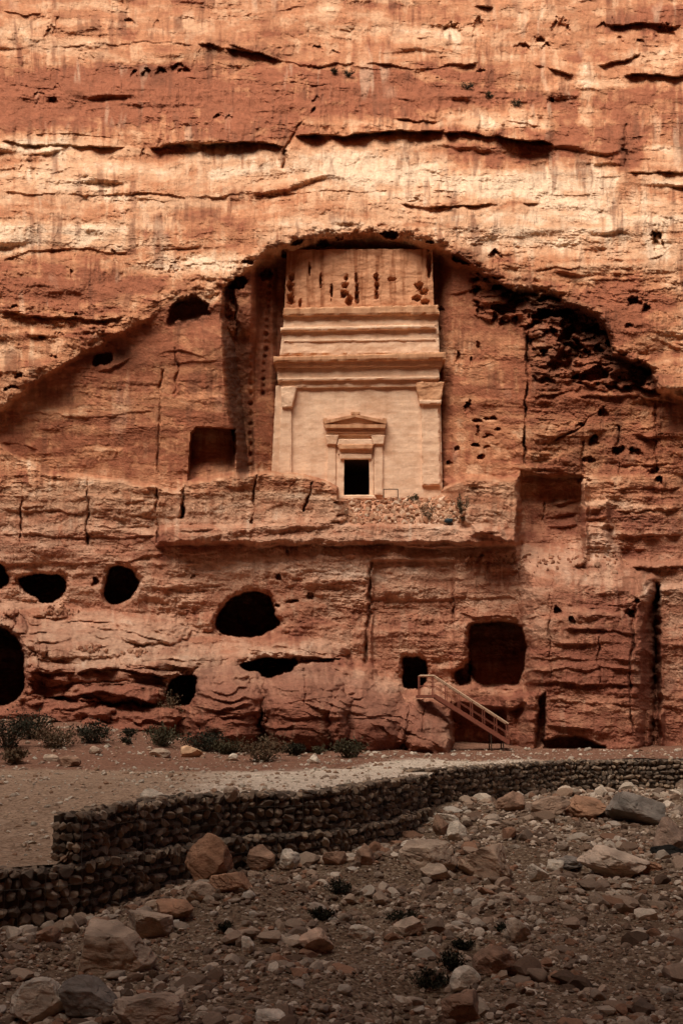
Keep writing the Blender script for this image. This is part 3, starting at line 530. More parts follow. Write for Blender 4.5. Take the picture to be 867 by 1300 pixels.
# riverbed: dense where it shows, one sheet out to the horizon
bx = np.unique(np.r_[np.linspace(-600, -40, 12), np.linspace(-40, -16, 12), np.linspace(-16, 26, 230), np.linspace(26, 60, 12), np.linspace(60, 600, 12)])
by = np.unique(np.r_[np.linspace(-600, -40, 12), np.linspace(-40, 12, 14), np.linspace(12, 62, 280), np.linspace(62, 900, 16)])
BX, BY = np.meshgrid(bx, by); BZ = bed_z(BX, BY)
beh = BY - wall_y(BX); BZ = np.where(beh > .5, np.minimum(BZ, -1.3), BZ)
rb = obj('riverbed', mesh_from('riverbed', np.stack([BX, BY, BZ], -1).reshape(-1, 3), grid_faces(*BX.shape)[:, ::-1], True), M_BED); tag(rb, kind='structure')
px_ = np.r_[np.linspace(-60, -14, 16), np.linspace(-13.8, -5.95, 44), np.linspace(-5.88, 20, 190), np.linspace(20.5, 80, 16)]
s_ = np.linspace(0, 1, 190) ** 1.1
PX, SS = np.meshgrid(px_, s_); Y0 = wall_y(PX) + .42; PY = Y0 + SS * (80 - Y0); PZ = path_z(PX, PY)
pth = obj('path', mesh_from('path', np.stack([PX, PY, PZ], -1).reshape(-1, 3), grid_faces(*PX.shape)[:, ::-1], True), M_PATH)
leftm = 1 - sstep(-1.5, 4.5, PX); edge = leftm * 47.5 + (1 - leftm) * 57 + 3 * fbm(PX / 3, PY / 3, 3, 421)
dirt = sstep(-1.0, 1.5, PY - edge); gravel = lerp(np.broadcast_to(np.array((.62, .52, .42)), PX.shape + (3,)), np.array((.33, .225, .155)), sstep(0, 1, np.clip(sstep(-2, -7, PX) + .35 * fbm(PX / 1.5, PY / 1.5, 3, 423), 0, 1)))
pc = lerp(gravel, np.array((.22, .112, .074)), dirt); add_col(pth.data, pc.reshape(-1, 3)); tag(pth, kind='structure')

# ------------------------------------------------------------------ stones
def icosphere(sub):
    bm = bmesh.new(); bmesh.ops.create_icosphere(bm, subdivisions=sub, radius=1)
    bm.verts.ensure_lookup_table(); v = np.array([q.co[:] for q in bm.verts]); f = np.array([[l.index for l in p.verts] for p in bm.faces]); bm.free(); return v, f
def noise3(v, f, seed, o=4):
    return (fbm(v[:, 0] * f + .7 * v[:, 2] * f, v[:, 1] * f - .6 * v[:, 2] * f, o, seed) + fbm(v[:, 1] * f + .3 * v[:, 0] * f, v[:, 2] * f * 1.2, o, seed + 50) + fbm(v[:, 2] * f - .5 * v[:, 1] * f, v[:, 0] * f, o, seed + 90)) / 1.7
def stone_shape(sub, seed, planes=9, rough=.05, lo=.62, hi=.95, keep=.06):
    r = np.random.default_rng(seed); v, f = icosphere(sub); v = v.copy()
    n = r.normal(size=(planes, 3)); n /= np.linalg.norm(n, axis=1)[:, None]; d = r.uniform(lo, hi, planes)
    for k in range(planes):
        s = v @ n[k]; over = np.maximum(s - d[k], 0); v -= (over * (1 - keep))[:, None] * n[k]
    v *= (1 + rough * 2.2 * noise3(v, 1.5, seed % 97, 4 if sub > 3 else 2))[:, None]; return v, f
TPL = [stone_shape(3, 500 + k, 16, .05, .55, .85) for k in range(10)]
TPG = [stone_shape(3, 540 + k, 15, .035, .48, .8, 0) for k in range(10)]
STONE_MESH = {}
def stone_mesh(kind, k, mat):
    if (kind, k) not in STONE_MESH:
        me = mesh_from(kind, *(TPL if kind == 'cobble' else TPG)[k], kind == 'cobble'); me.materials.append(mat); STONE_MESH[kind, k] = me
    return STONE_MESH[kind, k]
def merge_stones(T, tpls, which, loc, scl, eul, col):
    """many stones as one mesh"""
    VS, FS, CS = [], [], []; off = 0
    for k, (v, f) in enumerate(tpls):
        i = np.where(which == k)[0]
        if len(i) == 0: continue
        e = eul[i]; cx, sx, cy, sy, cz, sz = np.cos(e[:, 0]), np.sin(e[:, 0]), np.cos(e[:, 1]), np.sin(e[:, 1]), np.cos(e[:, 2]), np.sin(e[:, 2])
        Rm = np.empty((len(i), 3, 3))
        Rm[:, 0] = np.stack([cz * cy, cz * sy * sx - sz * cx, cz * sy * cx + sz * sx], -1)
        Rm[:, 1] = np.stack([sz * cy, sz * sy * sx + cz * cx, sz * sy * cx - cz * sx], -1); Rm[:, 2] = np.stack([-sy, cy * sx, cy * cx], -1)
        q = np.einsum('nij,nkj->nki', Rm, v[None] * scl[i][:, None, :]) + loc[i][:, None, :]
        VS.append(q.reshape(-1, 3)); FS.append((f[None] + (np.arange(len(i)) * len(v))[:, None, None] + off).reshape(-1, 3)); off += q.shape[0] * q.shape[1]
        CS.append(np.repeat(col[i], len(v), 0))
    me = mesh_from(T, np.concatenate(VS), np.concatenate(FS), False); add_col(me, np.concatenate(CS)); return me
def stone_cols(n, rng, pal):
    pal = np.array(pal); k = rng.integers(0, len(pal), n); return pal[k] * rng.uniform(.7, 1.2, (n, 1))

# ---- gabion walls: wire baskets of stacked stones
def polyline(pts, tops, step):
    P_ = np.array(pts); seg = np.hypot(*np.diff(P_, axis=0).T); s = np.r_[0, np.cumsum(seg)]; q = np.arange(0, s[-1], step)
    return s, lambda a: (np.interp(a, s, P_[:, 0]), np.interp(a, s, P_[:, 1]), np.interp(a, s, tops))
def gabion(label, pts, tops, base, depth, group, seed, keep_end=False, rowh=.225):
    rng = np.random.default_rng(seed); s, at = polyline(pts, tops, .1); L = s[-1]
    root = thing('gabion_wall', (*pts[0], base(0) if callable(base) else base), label, 'wall', group)
    org = np.array(root.location)
    def frame(a):
        x0, y0, _ = at(max(a - .25, 0)); x1, y1, _ = at(min(a + .25, L)); tx, ty = x1 - x0, y1 - y0; n = math.hypot(tx, ty); return tx / n, ty / n
    stones = []                                    # loc, scale, yaw
    def zb(a): return base(a) if callable(base) else base
    z_lo = min(zb(a) for a in np.linspace(0, L, 20)); row = 0; z = -9
    nrow = int((max(tops) - z_lo) / rowh) + 1
    for r in range(nrow):
        a = rng.uniform(0, .2)
        while a < L:
            wd = float(np.clip(rng.lognormal(math.log(.28), .42), .14, .6)); x, y, zt = at(a + wd / 2); lo = zb(a); rh = (zt - lo) / max(1, round((zt - lo) / rowh))
            zc = lo + rh * (r + .5)
            big = rng.random() < .09
            if zc < zt - .02:
                tx, ty = frame(a + wd / 2); nx, ny = ty, -tx
                if ny > 0 and False: nx, ny = -nx, -ny
                inn = rng.uniform(-.02, .05)
                stones.append(((x - nx * (.09 + inn), y - ny * (.09 + inn), zc + .05 * math.sin(a * 2.3 + r) + rng.uniform(-.035, .035)), (wd * .6, .17, rh * (rng.uniform(.5, .68) if not big else .9)), math.atan2(ty, tx)))
            a += wd * .97
    for a in np.arange(.1, L, .21):                # top layer of the baskets
        x, y, zt = at(a); tx, ty = frame(a); nx, ny = ty, -tx
        for k in range(int(depth / .24)):
            dd = .12 + k * .24 + rng.uniform(-.05, .05); stones.append(((x - nx * dd, y - ny * dd, zt - .08 + rng.uniform(-.03, .06)), (.14 * rng.uniform(.7, 1.3), .13 * rng.uniform(.7, 1.3), .095 * rng.uniform(.7, 1.2)), rng.uniform(0, 6)))
    if keep_end:                                    # stones on the open left end
        x, y, zt = at(0); tx, ty = frame(.01); nx, ny = ty, -tx
        for r in range(int((zt - zb(0)) / rowh)):
            for k in range(int(depth / .2)):
                dd = .1 + k * .2; stones.append(((x - nx * dd + tx * .06, y - ny * dd + ty * .06, zb(0) + rowh * (r + .5)), (.12, .115, rowh * .58), math.atan2(ty, tx) + rng.uniform(-.4, .4)))
    d = np.array([math.dist(q[0], CAM) for q in stones]); vis = np.array([abs(q[0][0] / q[0][1]) < .31 for q in stones]); size = np.array([q[1][0] * q[1][2] for q in stones]) / d ** 2 * np.where(vis, 1, .01)
    order = np.argsort(-size); top300 = set(order[:298].tolist()); rest = []
    for i, (lc, sc_, yaw) in enumerate(stones):
        e = (rng.uniform(-.25, .25), rng.uniform(-.3, .3), yaw + rng.uniform(-.2, .2))
        if i in top300:
            o = obj('stone', stone_mesh('gabion_stone', int(rng.integers(10)), M_GABION), None, root); o.location = np.array(lc) - org; o.scale = sc_; o.rotation_euler = e
        else: rest.append((np.array(lc) - org, sc_, e))
    if rest:
        n = len(rest); cols = stone_cols(n, rng, [(.11, .08, .06), (.18, .13, .095), (.25, .18, .13), (.33, .235, .16)])
        me = merge_stones('stone_fill', TPL_LO, rng.integers(0, len(TPL_LO), n), np.array([q[0] for q in rest]), np.array([q[1] for q in rest]), np.array([q[2] for q in rest]), cols)
        tag(obj('stone_fill', me, M_GRAVEL, root), kind='stuff')
    core = MB(); wire = MB(); aa = np.linspace(.2 if keep_end else 0, L, max(3, int(L / .6)))  # core added behind the stones, coloured dark to stand for shade in the gaps
    for a, b2 in zip(aa[:-1], aa[1:]):
        c8 = []
        for q in (a, b2):
            x, y, zt = at(q); tx, ty = frame(q); nx, ny = ty, -tx
            for dd in (.13, depth): c8.append((x - nx * dd, y - ny * dd, zt))
        lo = zb(a) - .6; B = [(c8[i][0], c8[i][1], lo) for i in (0, 1, 3, 2)] + [(c8[i][0], c8[i][1], c8[i][2] - .1) for i in (0, 1, 3, 2)]; core.quadbox(B)
    for a in np.arange(0, L, .3):                   # wire mesh on the face: verticals, and the strands between them
        x, y, zt = at(a); tx, ty = frame(a); nx, ny = ty, -tx; f_ = .09; rr = .007 if abs((a / 2.1) % 1) < .15 else .0035
        wire.bar((x + nx * f_, y + ny * f_, zb(a)), (x + nx * f_, y + ny * f_, zt + .02), rr, 4)
        x2, y2, zt2 = at(min(a + .3, L)); t2 = frame(min(a + .3, L)); n2 = (t2[1], -t2[0])
        for h in (.02, .33, .66, 1.0): wire.bar((x + nx * f_, y + ny * f_, zb(a) + (zt + .02 - zb(a)) * h), (x2 + n2[0] * f_, y2 + n2[1] * f_, zb(a) + (zt2 + .02 - zb(a)) * h), .0035, 4)
    core.build('dark_gap_core', M_CORE, root); wire.build('wire_mesh', M_WIRE, root); return root
TPL_LO = [stone_shape(2, 700 + k, 10, .05, .45, .85, 0) for k in range(8)]; TPL_XS = [stone_shape(1, 730 + k, 8, .0, .55, .9) for k in range(4)]
V0, F0 = icosphere(1); V00, F00 = icosphere(1)
def ico0(seed):
    r = np.random.default_rng(seed); t_ = (1 + 5 ** .5) / 2
    v = np.array([(-1,t_,0),(1,t_,0),(-1,-t_,0),(1,-t_,0),(0,-1,t_),(0,1,t_),(0,-1,-t_),(0,1,-t_),(t_,0,-1),(t_,0,1),(-t_,0,-1),(-t_,0,1)]) / 1.9
    f = np.array([(0,11,5),(0,5,1),(0,1,7),(0,7,10),(0,10,11),(1,5,9),(5,11,4),(11,10,2),(10,7,6),(7,1,8),(3,9,4),(3,4,2),(3,2,6),(3,6,8),(3,8,9),(4,9,5),(2,4,11),(6,2,10),(8,6,7),(9,8,1)])
    return v * r.uniform(.72, 1.2, (12, 1)), f
TPL_T = [ico0(760 + k) for k in range(10)]

gabion('upper tier of the gabion wall holding the gravel path, with an open stone end', UPPER_WALL, UPPER_TOP, -1.05, .9, 'gabion retaining walls', 41, True)
gabion('lower tier of the gabion wall standing in the riverbed below the upper tier', LOWER_WALL, LOWER_TOP, -2.25, .8, 'gabion retaining walls', 42)
gabion('long gabion wall curving away beneath the red cliff past the stairs', FAR_WALL, FAR_TOP, -1.6, .9, 'gabion retaining walls', 43, True)

# ---- gravel of the riverbed and the path (uncountable), then countable cobbles
def scatter(n, rng, y0, y1, power, zf, cond, smin, smax, pal, name, mat, tpls, flat=.75, sink=.3, sizepow=2.6):
    y = (y0 ** power + rng.random(n) * (y1 ** power - y0 ** power)) ** (1 / power); x = y * rng.uniform(-.33, .33, n); k = cond(x, y); x, y = x[k], y[k]; n = len(x)
    s = (smin + (smax - smin) * rng.random(n) ** sizepow) * (y / 25) ** .45
    cl = sstep(-.25, .3, fbm(x / 1.6, y / 1.6, 3, 431)); s *= .5 + .85 * cl
    scl = np.stack([s * rng.uniform(.8, 1.35, n), s * rng.uniform(.7, 1.1, n), s * rng.uniform(flat * .7, flat * 1.25, n)], -1)
    loc = np.stack([x, y, zf(x, y) + scl[:, 2] * (1 - 2 * sink) * .6], -1); eul = np.stack([rng.uniform(-.35, .35, n), rng.uniform(-.35, .35, n), rng.uniform(0, 6.3, n)], -1)
    return obj(name, merge_stones(name, tpls, rng.integers(0, len(tpls), n), loc, scl, eul, stone_cols(n, rng, pal)), mat)
PAL_BED = [(.13, .08, .054), (.21, .135, .092), (.27, .185, .132), (.35, .25, .18), (.43, .33, .25), (.27, .145, .09), (.52, .42, .33), (.19, .13, .095)]
in_bed = lambda x, y: y < wall_front(x) - .15
def wall_front(x): return np.where(x < 3.3, np.interp(x, np.r_[-60, _lx], np.r_[10, _ly]), np.interp(x, np.r_[3.3, 3.7, 7.4, 11.3, 17, 27, 80], np.r_[42.3, 45.5, 53.5, 58.5, 59.2, 57, 50]))
rngs = np.random.default_rng(55)
tag(scatter(52000, rngs, 14.5, 60, .95, bed_z, in_bed, .025, .11, PAL_BED, 'gravel', M_GRAVEL, TPL_T), 'loose brown and grey gravel covering the dry riverbed', 'gravel', kind='stuff')
tag(scatter(4200, rngs, 14.5, 60, 1.1, bed_z, in_bed, .08, .26, PAL_BED, 'pebbles', M_GRAVEL, TPL_LO), 'mixed rounded pebbles strewn over the dry riverbed', 'pebbles', kind='stuff')
on_path = lambda x, y: (y > wall_y(x) + .5) & (y < 68)
tag(scatter(9000, rngs, 25, 66, .8, path_z, on_path, .012, .085, [(.36, .26, .19), (.45, .36, .28), (.28, .17, .11), (.52, .44, .35)], 'path_gravel', M_GRAVEL, TPL_T), 'fine pale gravel on the raised path', 'gravel', kind='stuff')
# ---- named boulders: (u, v of its middle, width px, height px, colour, label)
RUST, BUFF, CREAM, GREY, BROWN = (.30, .165, .10), (.36, .265, .195), (.50, .42, .335), (.185, .155, .13), (.25, .15, .10)
BOULDERS = [
 (268,1102,62,50,RUST,.5,'large rust brown boulder leaning against the lower gabion tier'), (330,1096,46,28,BROWN,0,'rounded brown boulder at the foot of the gabion wall beside a pale stone'), (367,1097,31,24,CREAM,0,'pale cream stone at the foot of the gabion wall'),
 (297,1124,56,22,RUST,.1,'flat rust coloured slab lying beneath the leaning boulder'), (253,1139,33,22,BUFF,0,'small buff block below the leaning rust boulder'), (216,1161,60,22,RUST,0,'long low reddish rock at the base of the lower gabion tier'),
 (133,1216,112,60,BUFF,.05,'very large craggy pale boulder in the riverbed near the lower gabion tier'), (183,1180,58,36,BUFF,0,'squat buff rock tucked behind the large craggy boulder'), (88,1181,27,20,BUFF,0,'small tan rock under the lower gabion tier'), (60,1194,30,20,BROWN,0,'small brown rock in the shadow of the lower gabion tier'), (128,1177,34,20,BROWN,0,'brown stone wedged behind the large craggy boulder'),
 (45,1284,64,46,CREAM,.1,'upright pale ribbed boulder half sunk in gravel'), (108,1282,80,46,GREY,0,'dark grey boulder between two pale ones'), (182,1296,86,34,BUFF,0,'broad flat buff boulder half buried in gravel'),
 (400,1201,42,28,(.42,.28,.2),0,'pinkish buff boulder alone on open gravel'), (313,1204,20,20,CREAM,0,'small white stone on gravel near the pinkish boulder'), (545,1094,66,38,BUFF,.1,'big tan boulder with a split face in mid riverbed'), (553,1113,38,18,BUFF,0,'low tan slab in front of the split tan boulder'), (536,1078,60,12,CREAM,0,'thin pale flagstone behind the split tan boulder'),
 (620,1101,64,42,(.40,.28,.2),0,'pointed triangular buff boulder in mid riverbed'), (570,1044,44,13,CREAM,.45,'pale flat slab tilted against the end of the gabion wall'), (562,1052,22,26,BROWN,0,'upright brown stone beside the tilted pale slab'), (581,1060,22,22,CREAM,0,'pale stone propped in front of the tilted slab'),
 (649,1020,38,24,BROWN,-.2,'round brown boulder close under the far gabion wall'), (697,1026,56,22,(.3,.2,.14),-.15,'sloping brown boulder between the round one and the long reddish slab'), (746,1030,64,28,RUST,0,'long reddish slab like boulder below the far gabion wall'), (812,1031,76,38,GREY,.2,'big dark grey boulder below the far gabion wall'), (852,1068,44,40,(.28,.19,.14),0,'bulky brown boulder beyond the dark grey one'),
 (783,1102,78,34,(.44,.33,.25),0,'pale pyramid shaped boulder in mid riverbed'), (815,1106,50,16,RUST,0,'orange flat rock at the foot of the pyramid boulder'), (728,1099,52,16,GREY,0,'dark flat grey slab beside the pyramid boulder'), (683,1112,26,18,CREAM,0,'rounded white cobble next to the dark flat slab'), (705,1104,30,20,CREAM,0,'pale block between the white cobble and the dark slab'), (850,1083,38,16,(.02,.018,.016),0,'black flat rock at the rim of the riverbed'),
 (515,1027,18,18,CREAM,0,'small white stone below the bend of the gabion wall'), (463,1089,30,24,BROWN,.3,'angular brown rock at the foot of the upper wall bend'), (445,1090,24,8,CREAM,.3,'narrow pale shard beside the angular brown rock'), (424,1092,28,20,BROWN,0,'dull brown rock at the gabion foot next to the pale shard'), (592,1251,34,26,CREAM,0,'rounded pale cobble beside a dark tuft in open gravel'), (657,1188,30,26,BUFF,0,'tan cobble standing among small gravel'), (590,1287,58,34,BROWN,0,'brown boulder half buried at the riverbed edge'), (456,1189,34,18,CREAM,0,'flat pale stone on open gravel near dark tufts'), (340,1298,54,18,CREAM,0,'low white rock half buried in fine gravel'), (515,1183,44,22,BUFF,-.3,'tilted buff slab on open gravel'), (625,1228,56,30,BROWN,0,'mound like brown rock beside a pale cobble'),
 (240,956,28,16,(.45,.28,.17),0,'orange buff boulder among the shrubs at the cliff foot'), (202,958,24,10,BUFF,0,'low pale stone on red dirt between shrubs'), (85,969,28,12,BROWN,0,'flat brown stone where red dirt meets the gravel path'), (63,964,18,8,BUFF,0,'small tan stone on red dirt under dark shrubs'), (120,954,20,10,BUFF,0,'small buff rock on the red dirt slope'), (296,963,12,8,CREAM,0,'small white stone beside the dry brown bush'), (397,966,14,10,CREAM,0,'small pale stone on the dirt edge of the path'), (28,896,14,8,CREAM,0,'bright pale stone at the mouth of the dark cave'), (54,916,24,10,BROWN,0,'brown stone above a dark shrub on the dirt slope'),
 (192,1012,26,14,CREAM,0,'white rock lying on the path edge above the gabion wall'), (292,1009,20,14,BUFF,0,'block of tan stone set on the gabion wall top'),
]
PLACED = []
for k, (u, v, wp, hp, colr, tilt, lab) in enumerate(BOULDERS):
    zf = path_z if v < 1003 or (185 < u < 300 and v < 1016) else bed_z
    if v < 1003 or (185 < u < 300 and v < 1016):
        p = ground_hit(u, v + hp * .40, zf)
    else: p = ground_hit(u, v + hp * .40, zf)
    d = p[1]; a = wp * d / F * .56; hgt = hp * d / F * .72
    sub = 6 if wp > 40 else 5; sv, sf = stone_shape(sub, 900 + k, 15 if wp > 40 else 12, .06, .5, .92, .03)
    # fine bedding and chips on the bigger ones
    sv = sv * (1 + .06 * noise3(sv, 3.2, 31 + k, 5) - .05 * np.clip(np.abs(noise3(sv, 1.3, 7 + k, 3)) < .035, 0, 1))[:, None]
    me = mesh_from('boulder', sv * np.array([a, a * random.uniform(.7, .95), hgt]), sf, True)
    cn = np.array(colr) * 1.2 * (1 + .6 * fbm(sv[:, 0] * 1.7 + k, sv[:, 2] * 2.5, 3, 61))[:, None]; add_col(me, cn)
    o = obj('boulder', me, M_BOULDER); o.location = p + np.array([0, a * .5, hgt * .55]); o.rotation_euler = (random.uniform(-.1, .1), -tilt * -1, random.uniform(-.3, .3)); tag(o, lab, 'rock')
    if zf is bed_z: PLACED.append((p, re.split(r' (leaning|at|lying|below|beneath|in|tucked|under|wedged|half|between|alone|on|with|behind|tilted|beside|propped|close|beyond|next|standing|among) ', lab)[0]))

# cobbles: one object each
n = 0; tries = 0
while n < 240 and tries < 6000:
    tries += 1; y = (15.5 ** .9 + random.random() * (57 ** .9 - 15.5 ** .9)) ** (1 / .9); x = y * random.uniform(-.3, .3)
    if not in_bed(np.array(x), np.array(y)) or random.random() > .35 + .9 * float(sstep(-.2, .3, fbm(np.array(x / 3), np.array(y / 3), 2, 441))): continue
    s = random.uniform(.09, .17) * (y / 24) ** .55 * (1.5 if random.random() < .12 else 1)
    o = obj('cobble', stone_mesh('cobble', random.randrange(10), M_COBBLE), None); o.scale = (s * random.uniform(.9, 1.4), s * random.uniform(.8, 1.1), s * random.uniform(.5, .8))
    o.location = (x, y, float(bed_z(np.array(x), np.array(y))) + s * .22); o.rotation_euler = (random.uniform(-.3, .3), random.uniform(-.3, .3), random.uniform(0, 6.3))
    dist, head = min((math.hypot(q[0] - x, q[1] - y), h) for q, h in PLACED); wd_ = float(wall_front(np.array(x)) - y)
    lab = ('small cobble on the gravel close to the ' if s < .14 else 'rounded cobble on the gravel close to the ') + head if dist < 1.9 else 'cobble at the foot of the stone filled gabion wall' if wd_ < 1.8 else 'small cobble loose on open riverbed gravel away from the boulders' if s < .14 else 'rounded cobble loose on open riverbed gravel away from the boulders'
    tag(o, lab, 'rock', 'cobbles in the riverbed'); n += 1

# ------------------------------------------------------------------ the rock-cut tomb
def slab(name, quad, yf, yb, mat, parent, cell=.16, rough=.025, bev=.04, seed=0, hole=None, chip=1.0):
    """a carved block: quad = photo corners (top left, top right, bottom right, bottom left) of its front at depth yf"""
    c = [at_y(u, v, yf) for u, v in quad]; wdt = np.linalg.norm(c[1] - c[0]); hgt = np.linalg.norm(c[3] - c[0])
    n_, m_ = max(3, int(hgt / cell) + 2), max(3, int(wdt / cell) + 2); a, b2 = np.meshgrid(np.linspace(0, 1, m_), np.linspace(0, 1, n_))
    q = ((1 - a) * (1 - b2))[..., None] * c[0] + (a * (1 - b2))[..., None] * c[1] + (a * b2)[..., None] * c[2] + ((1 - a) * b2)[..., None] * c[3]
    X, Z = q[..., 0], q[..., 2]; q[..., 1] += rough * 2 * fbm(X * 1.1 + seed, Z * 1.6, 4, 601)
    ring = np.zeros(a.shape, bool); ring[0] = ring[-1] = True; ring[:, 0] = ring[:, -1] = True
    er = np.clip(fbm(X * 1.4 + seed * 3, Z * 1.4, 4, 611) + .05, 0, 1) * chip
    q[..., 1] += np.where(ring, bev * (.6 + 5 * er), 0)
    q[..., 2] += np.where(ring, .5 * bev * fbm(X * 2 + seed, Z * 2, 3, 621) * 2, 0)
    vs = [q.reshape(-1, 3)]; fs = [grid_faces(n_, m_)]
    if hole is not None:
        cu = np.array([[(1 - a[i, j]) * quad[0][0] + a[i, j] * quad[1][0] for j in range(m_)] for i in range(n_)]) ; cv_ = quad[0][1] + (quad[3][1] - quad[0][1]) * b2
        fc = fs[0]; mu = cu.reshape(-1)[fc].mean(1); mv = cv_.reshape(-1)[fc].mean(1); fs[0] = fc[~((mu > hole[0]) & (mu < hole[2]) & (mv > hole[1]) & (mv < hole[3]))]
    idx = np.arange(n_ * m_).reshape(n_, m_); loop = np.r_[idx[0, :-1], idx[:-1, -1], idx[-1, :0:-1], idx[:0:-1, 0]]
    bk = q.reshape(-1, 3)[loop].copy(); bk[:, 1] = yb; k = len(loop); i = np.arange(k); j = (i + 1) % k
    fs.append(np.stack([loop[i], loop[j], n_ * m_ + j, n_ * m_ + i], -1)); vs.append(bk)
    org = np.array(parent.location) if parent.parent is None else np.array(parent.parent.location)
    o = obj(name, mesh_from(name, np.concatenate(vs) - (org if parent.parent is None else org), np.concatenate(fs)[:, ::-1]), mat, parent); return o
tomb = thing('rock_cut_tomb', tuple(at_y(453, 628, 76.5)), 'tall carved tomb facade with pilasters, cornices and a pedimented dark doorway', 'tomb')
YW = 76.5
slab('attic_wall', [(364,316),(549,315),(551,394),(361,394)], 76.75, 77.9, M_ATTIC, tomb, .06, .05, .05, 1)
slab('upper_cornice', [(360,390),(556,386),(558,398),(359,400)], 76.1, 77.9, M_CORNICE, tomb, .12, .03, .06, 2, chip=1.6)
slab('attic_band', [(361,399),(556,397),(558,450),(355,450)], 76.45, 77.9, M_FACADE, tomb, .14, .04, .05, 3)
slab('moulding', [(356,415),(553,411),(554,416),(356,420)], 76.15, 76.6, M_FACADE, tomb, .1, .03, .05, 4, chip=2)
slab('string_course', [(360,431),(553,429),(553,431.5),(360,433.5)], 76.36, 76.6, M_FACADE, tomb, .1, .02, .02, 5)
mc = slab('main_cornice', [(347,452),(566,446),(566,455),(347,459)], 75.6, 77.9, M_CORNICE, tomb, .12, .03, .06, 6, chip=1.2)
slab('cornice_step', [(349,459),(562,455),(561,464),(350,466)], 76.02, 77.9, M_FACADE, tomb, .12, .03, .04, 7)
slab('frieze', [(352,466),(557,463),(558,480),(352,482)], 76.2, 77.9, M_FACADE, tomb, .14, .03, .03, 8)
slab('architrave_fillet', [(353,479.5),(558,477),(558,480.5),(353,483)], 76.02, 76.5, M_FACADE, tomb, .12, .03, .03, 9)
slab('architrave', [(356,483),(556,480),(556,490),(356,492)], 76.28, 77.9, M_FACADE, tomb, .14, .03, .03, 10)
slab('facade_wall', [(350,489),(559,487),(562,634),(343,634)], YW, 77.9, M_FACADE, tomb, .11, .022, .05, 11, hole=(436.5,580,470,640))
slab('pilaster', [(357,512),(370,512),(370,612),(353,612)], YW - .26, YW + .2, M_FACADE, tomb, .1, .02, .03, 12)
slab('pilaster', [(535,508),(557,508),(559,616),(536,616)], YW - .28, YW + .2, M_FACADE, tomb, .1, .03, .04, 13, chip=1.6)
slab('capital', [(356,490),(377,490),(371,517),(358,517)], YW - .46, YW + .2, M_FACADE, tomb, .08, .05, .08, 14, chip=1.5)
slab('capital', [(527,484),(565,484),(559,512),(533,512)], YW - .48, YW + .2, M_CORNICE, tomb, .08, .06, .08, 15, chip=1.6)
slab('capital_collar', [(532,507),(561,507),(560,512),(533,512)], YW - .56, YW + .2, M_FACADE, tomb, .08, .03, .04, 35)
# doorway
slab('door_pilaster', [(416,563),(426,563),(426,632),(414,632)], YW - .16, YW + .1, M_FACADE, tomb, .09, .02, .02, 16)
slab('door_pilaster', [(475,563),(486,563),(486,628),(475,628)], YW - .16, YW + .1, M_FACADE, tomb, .09, .02, .02, 17)
slab('door_capital', [(413,552),(430,552),(427,564),(415,564)], YW - .34, YW + .1, M_FACADE, tomb, .06, .03, .05, 18)
slab('door_capital', [(471,552),(489,552),(487,564),(474,564)], YW - .34, YW + .1, M_FACADE, tomb, .06, .03, .05, 19)
slab('door_entablature', [(415,543),(487,543),(487,552),(415,552)], YW - .26, YW + .1, M_FACADE, tomb, .08, .02, .03, 20)
slab('entablature_fillet', [(414,547),(488,547),(488,549),(414,549)], YW - .34, YW - .1, M_FACADE, tomb, .08, .015, .015, 21)
# pediment: tympanum, horizontal and raking cornices, block on the apex
def prism(name, pts, yf, yb, mat, seed=0):
    fr = np.array([at_y(u, v, yf) for u, v in pts]); bk = fr.copy(); bk[:, 1] = yb; bm = bmesh.new()
    a = [bm.verts.new(p - np.array(tomb.location)) for p in fr]; b2 = [bm.verts.new(p - np.array(tomb.location)) for p in bk]; n = len(a)
    bm.faces.new(a); [bm.faces.new((a[i], b2[i], b2[(i + 1) % n], a[(i + 1) % n])) for i in range(n)]
    bmesh.ops.recalc_face_normals(bm, faces=bm.faces); bmesh.ops.bevel(bm, geom=list(bm.edges), offset=.025, segments=2, affect='EDGES')
    me = bpy.data.meshes.new(name); bm.to_mesh(me); bm.free(); return obj(name, me, mat, tomb)
prism('tympanum', [(418,539),(451,529),(484,539)], YW - .28, YW + .1, M_FACADE)
prism('pediment_cornice', [(411,538.5),(490,538.5),(489,543.5),(413,543.5)], YW - .55, YW + .1, M_CORNICE)
prism('raking_cornice', [(410,534),(451,525.5),(451,529.5),(412,538.3)], YW - .55, YW + .1, M_CORNICE)
prism('raking_cornice', [(451,525.5),(491,533.5),(490,538.3),(451,529.5)], YW - .55, YW + .1, M_CORNICE)
prism('acroterion', [(445.5,522.5),(457,522.5),(456,526),(446.5,526)], YW - .5, YW + .1, M_CORNICE)
prism('acroterion', [(410,531),(415,530.2),(415,533.2),(410,534.2)], YW - .5, YW + .1, M_CORNICE); prism('acroterion', [(486,530),(491,531),(491,533.8),(486,532.8)], YW - .5, YW + .1, M_CORNICE)
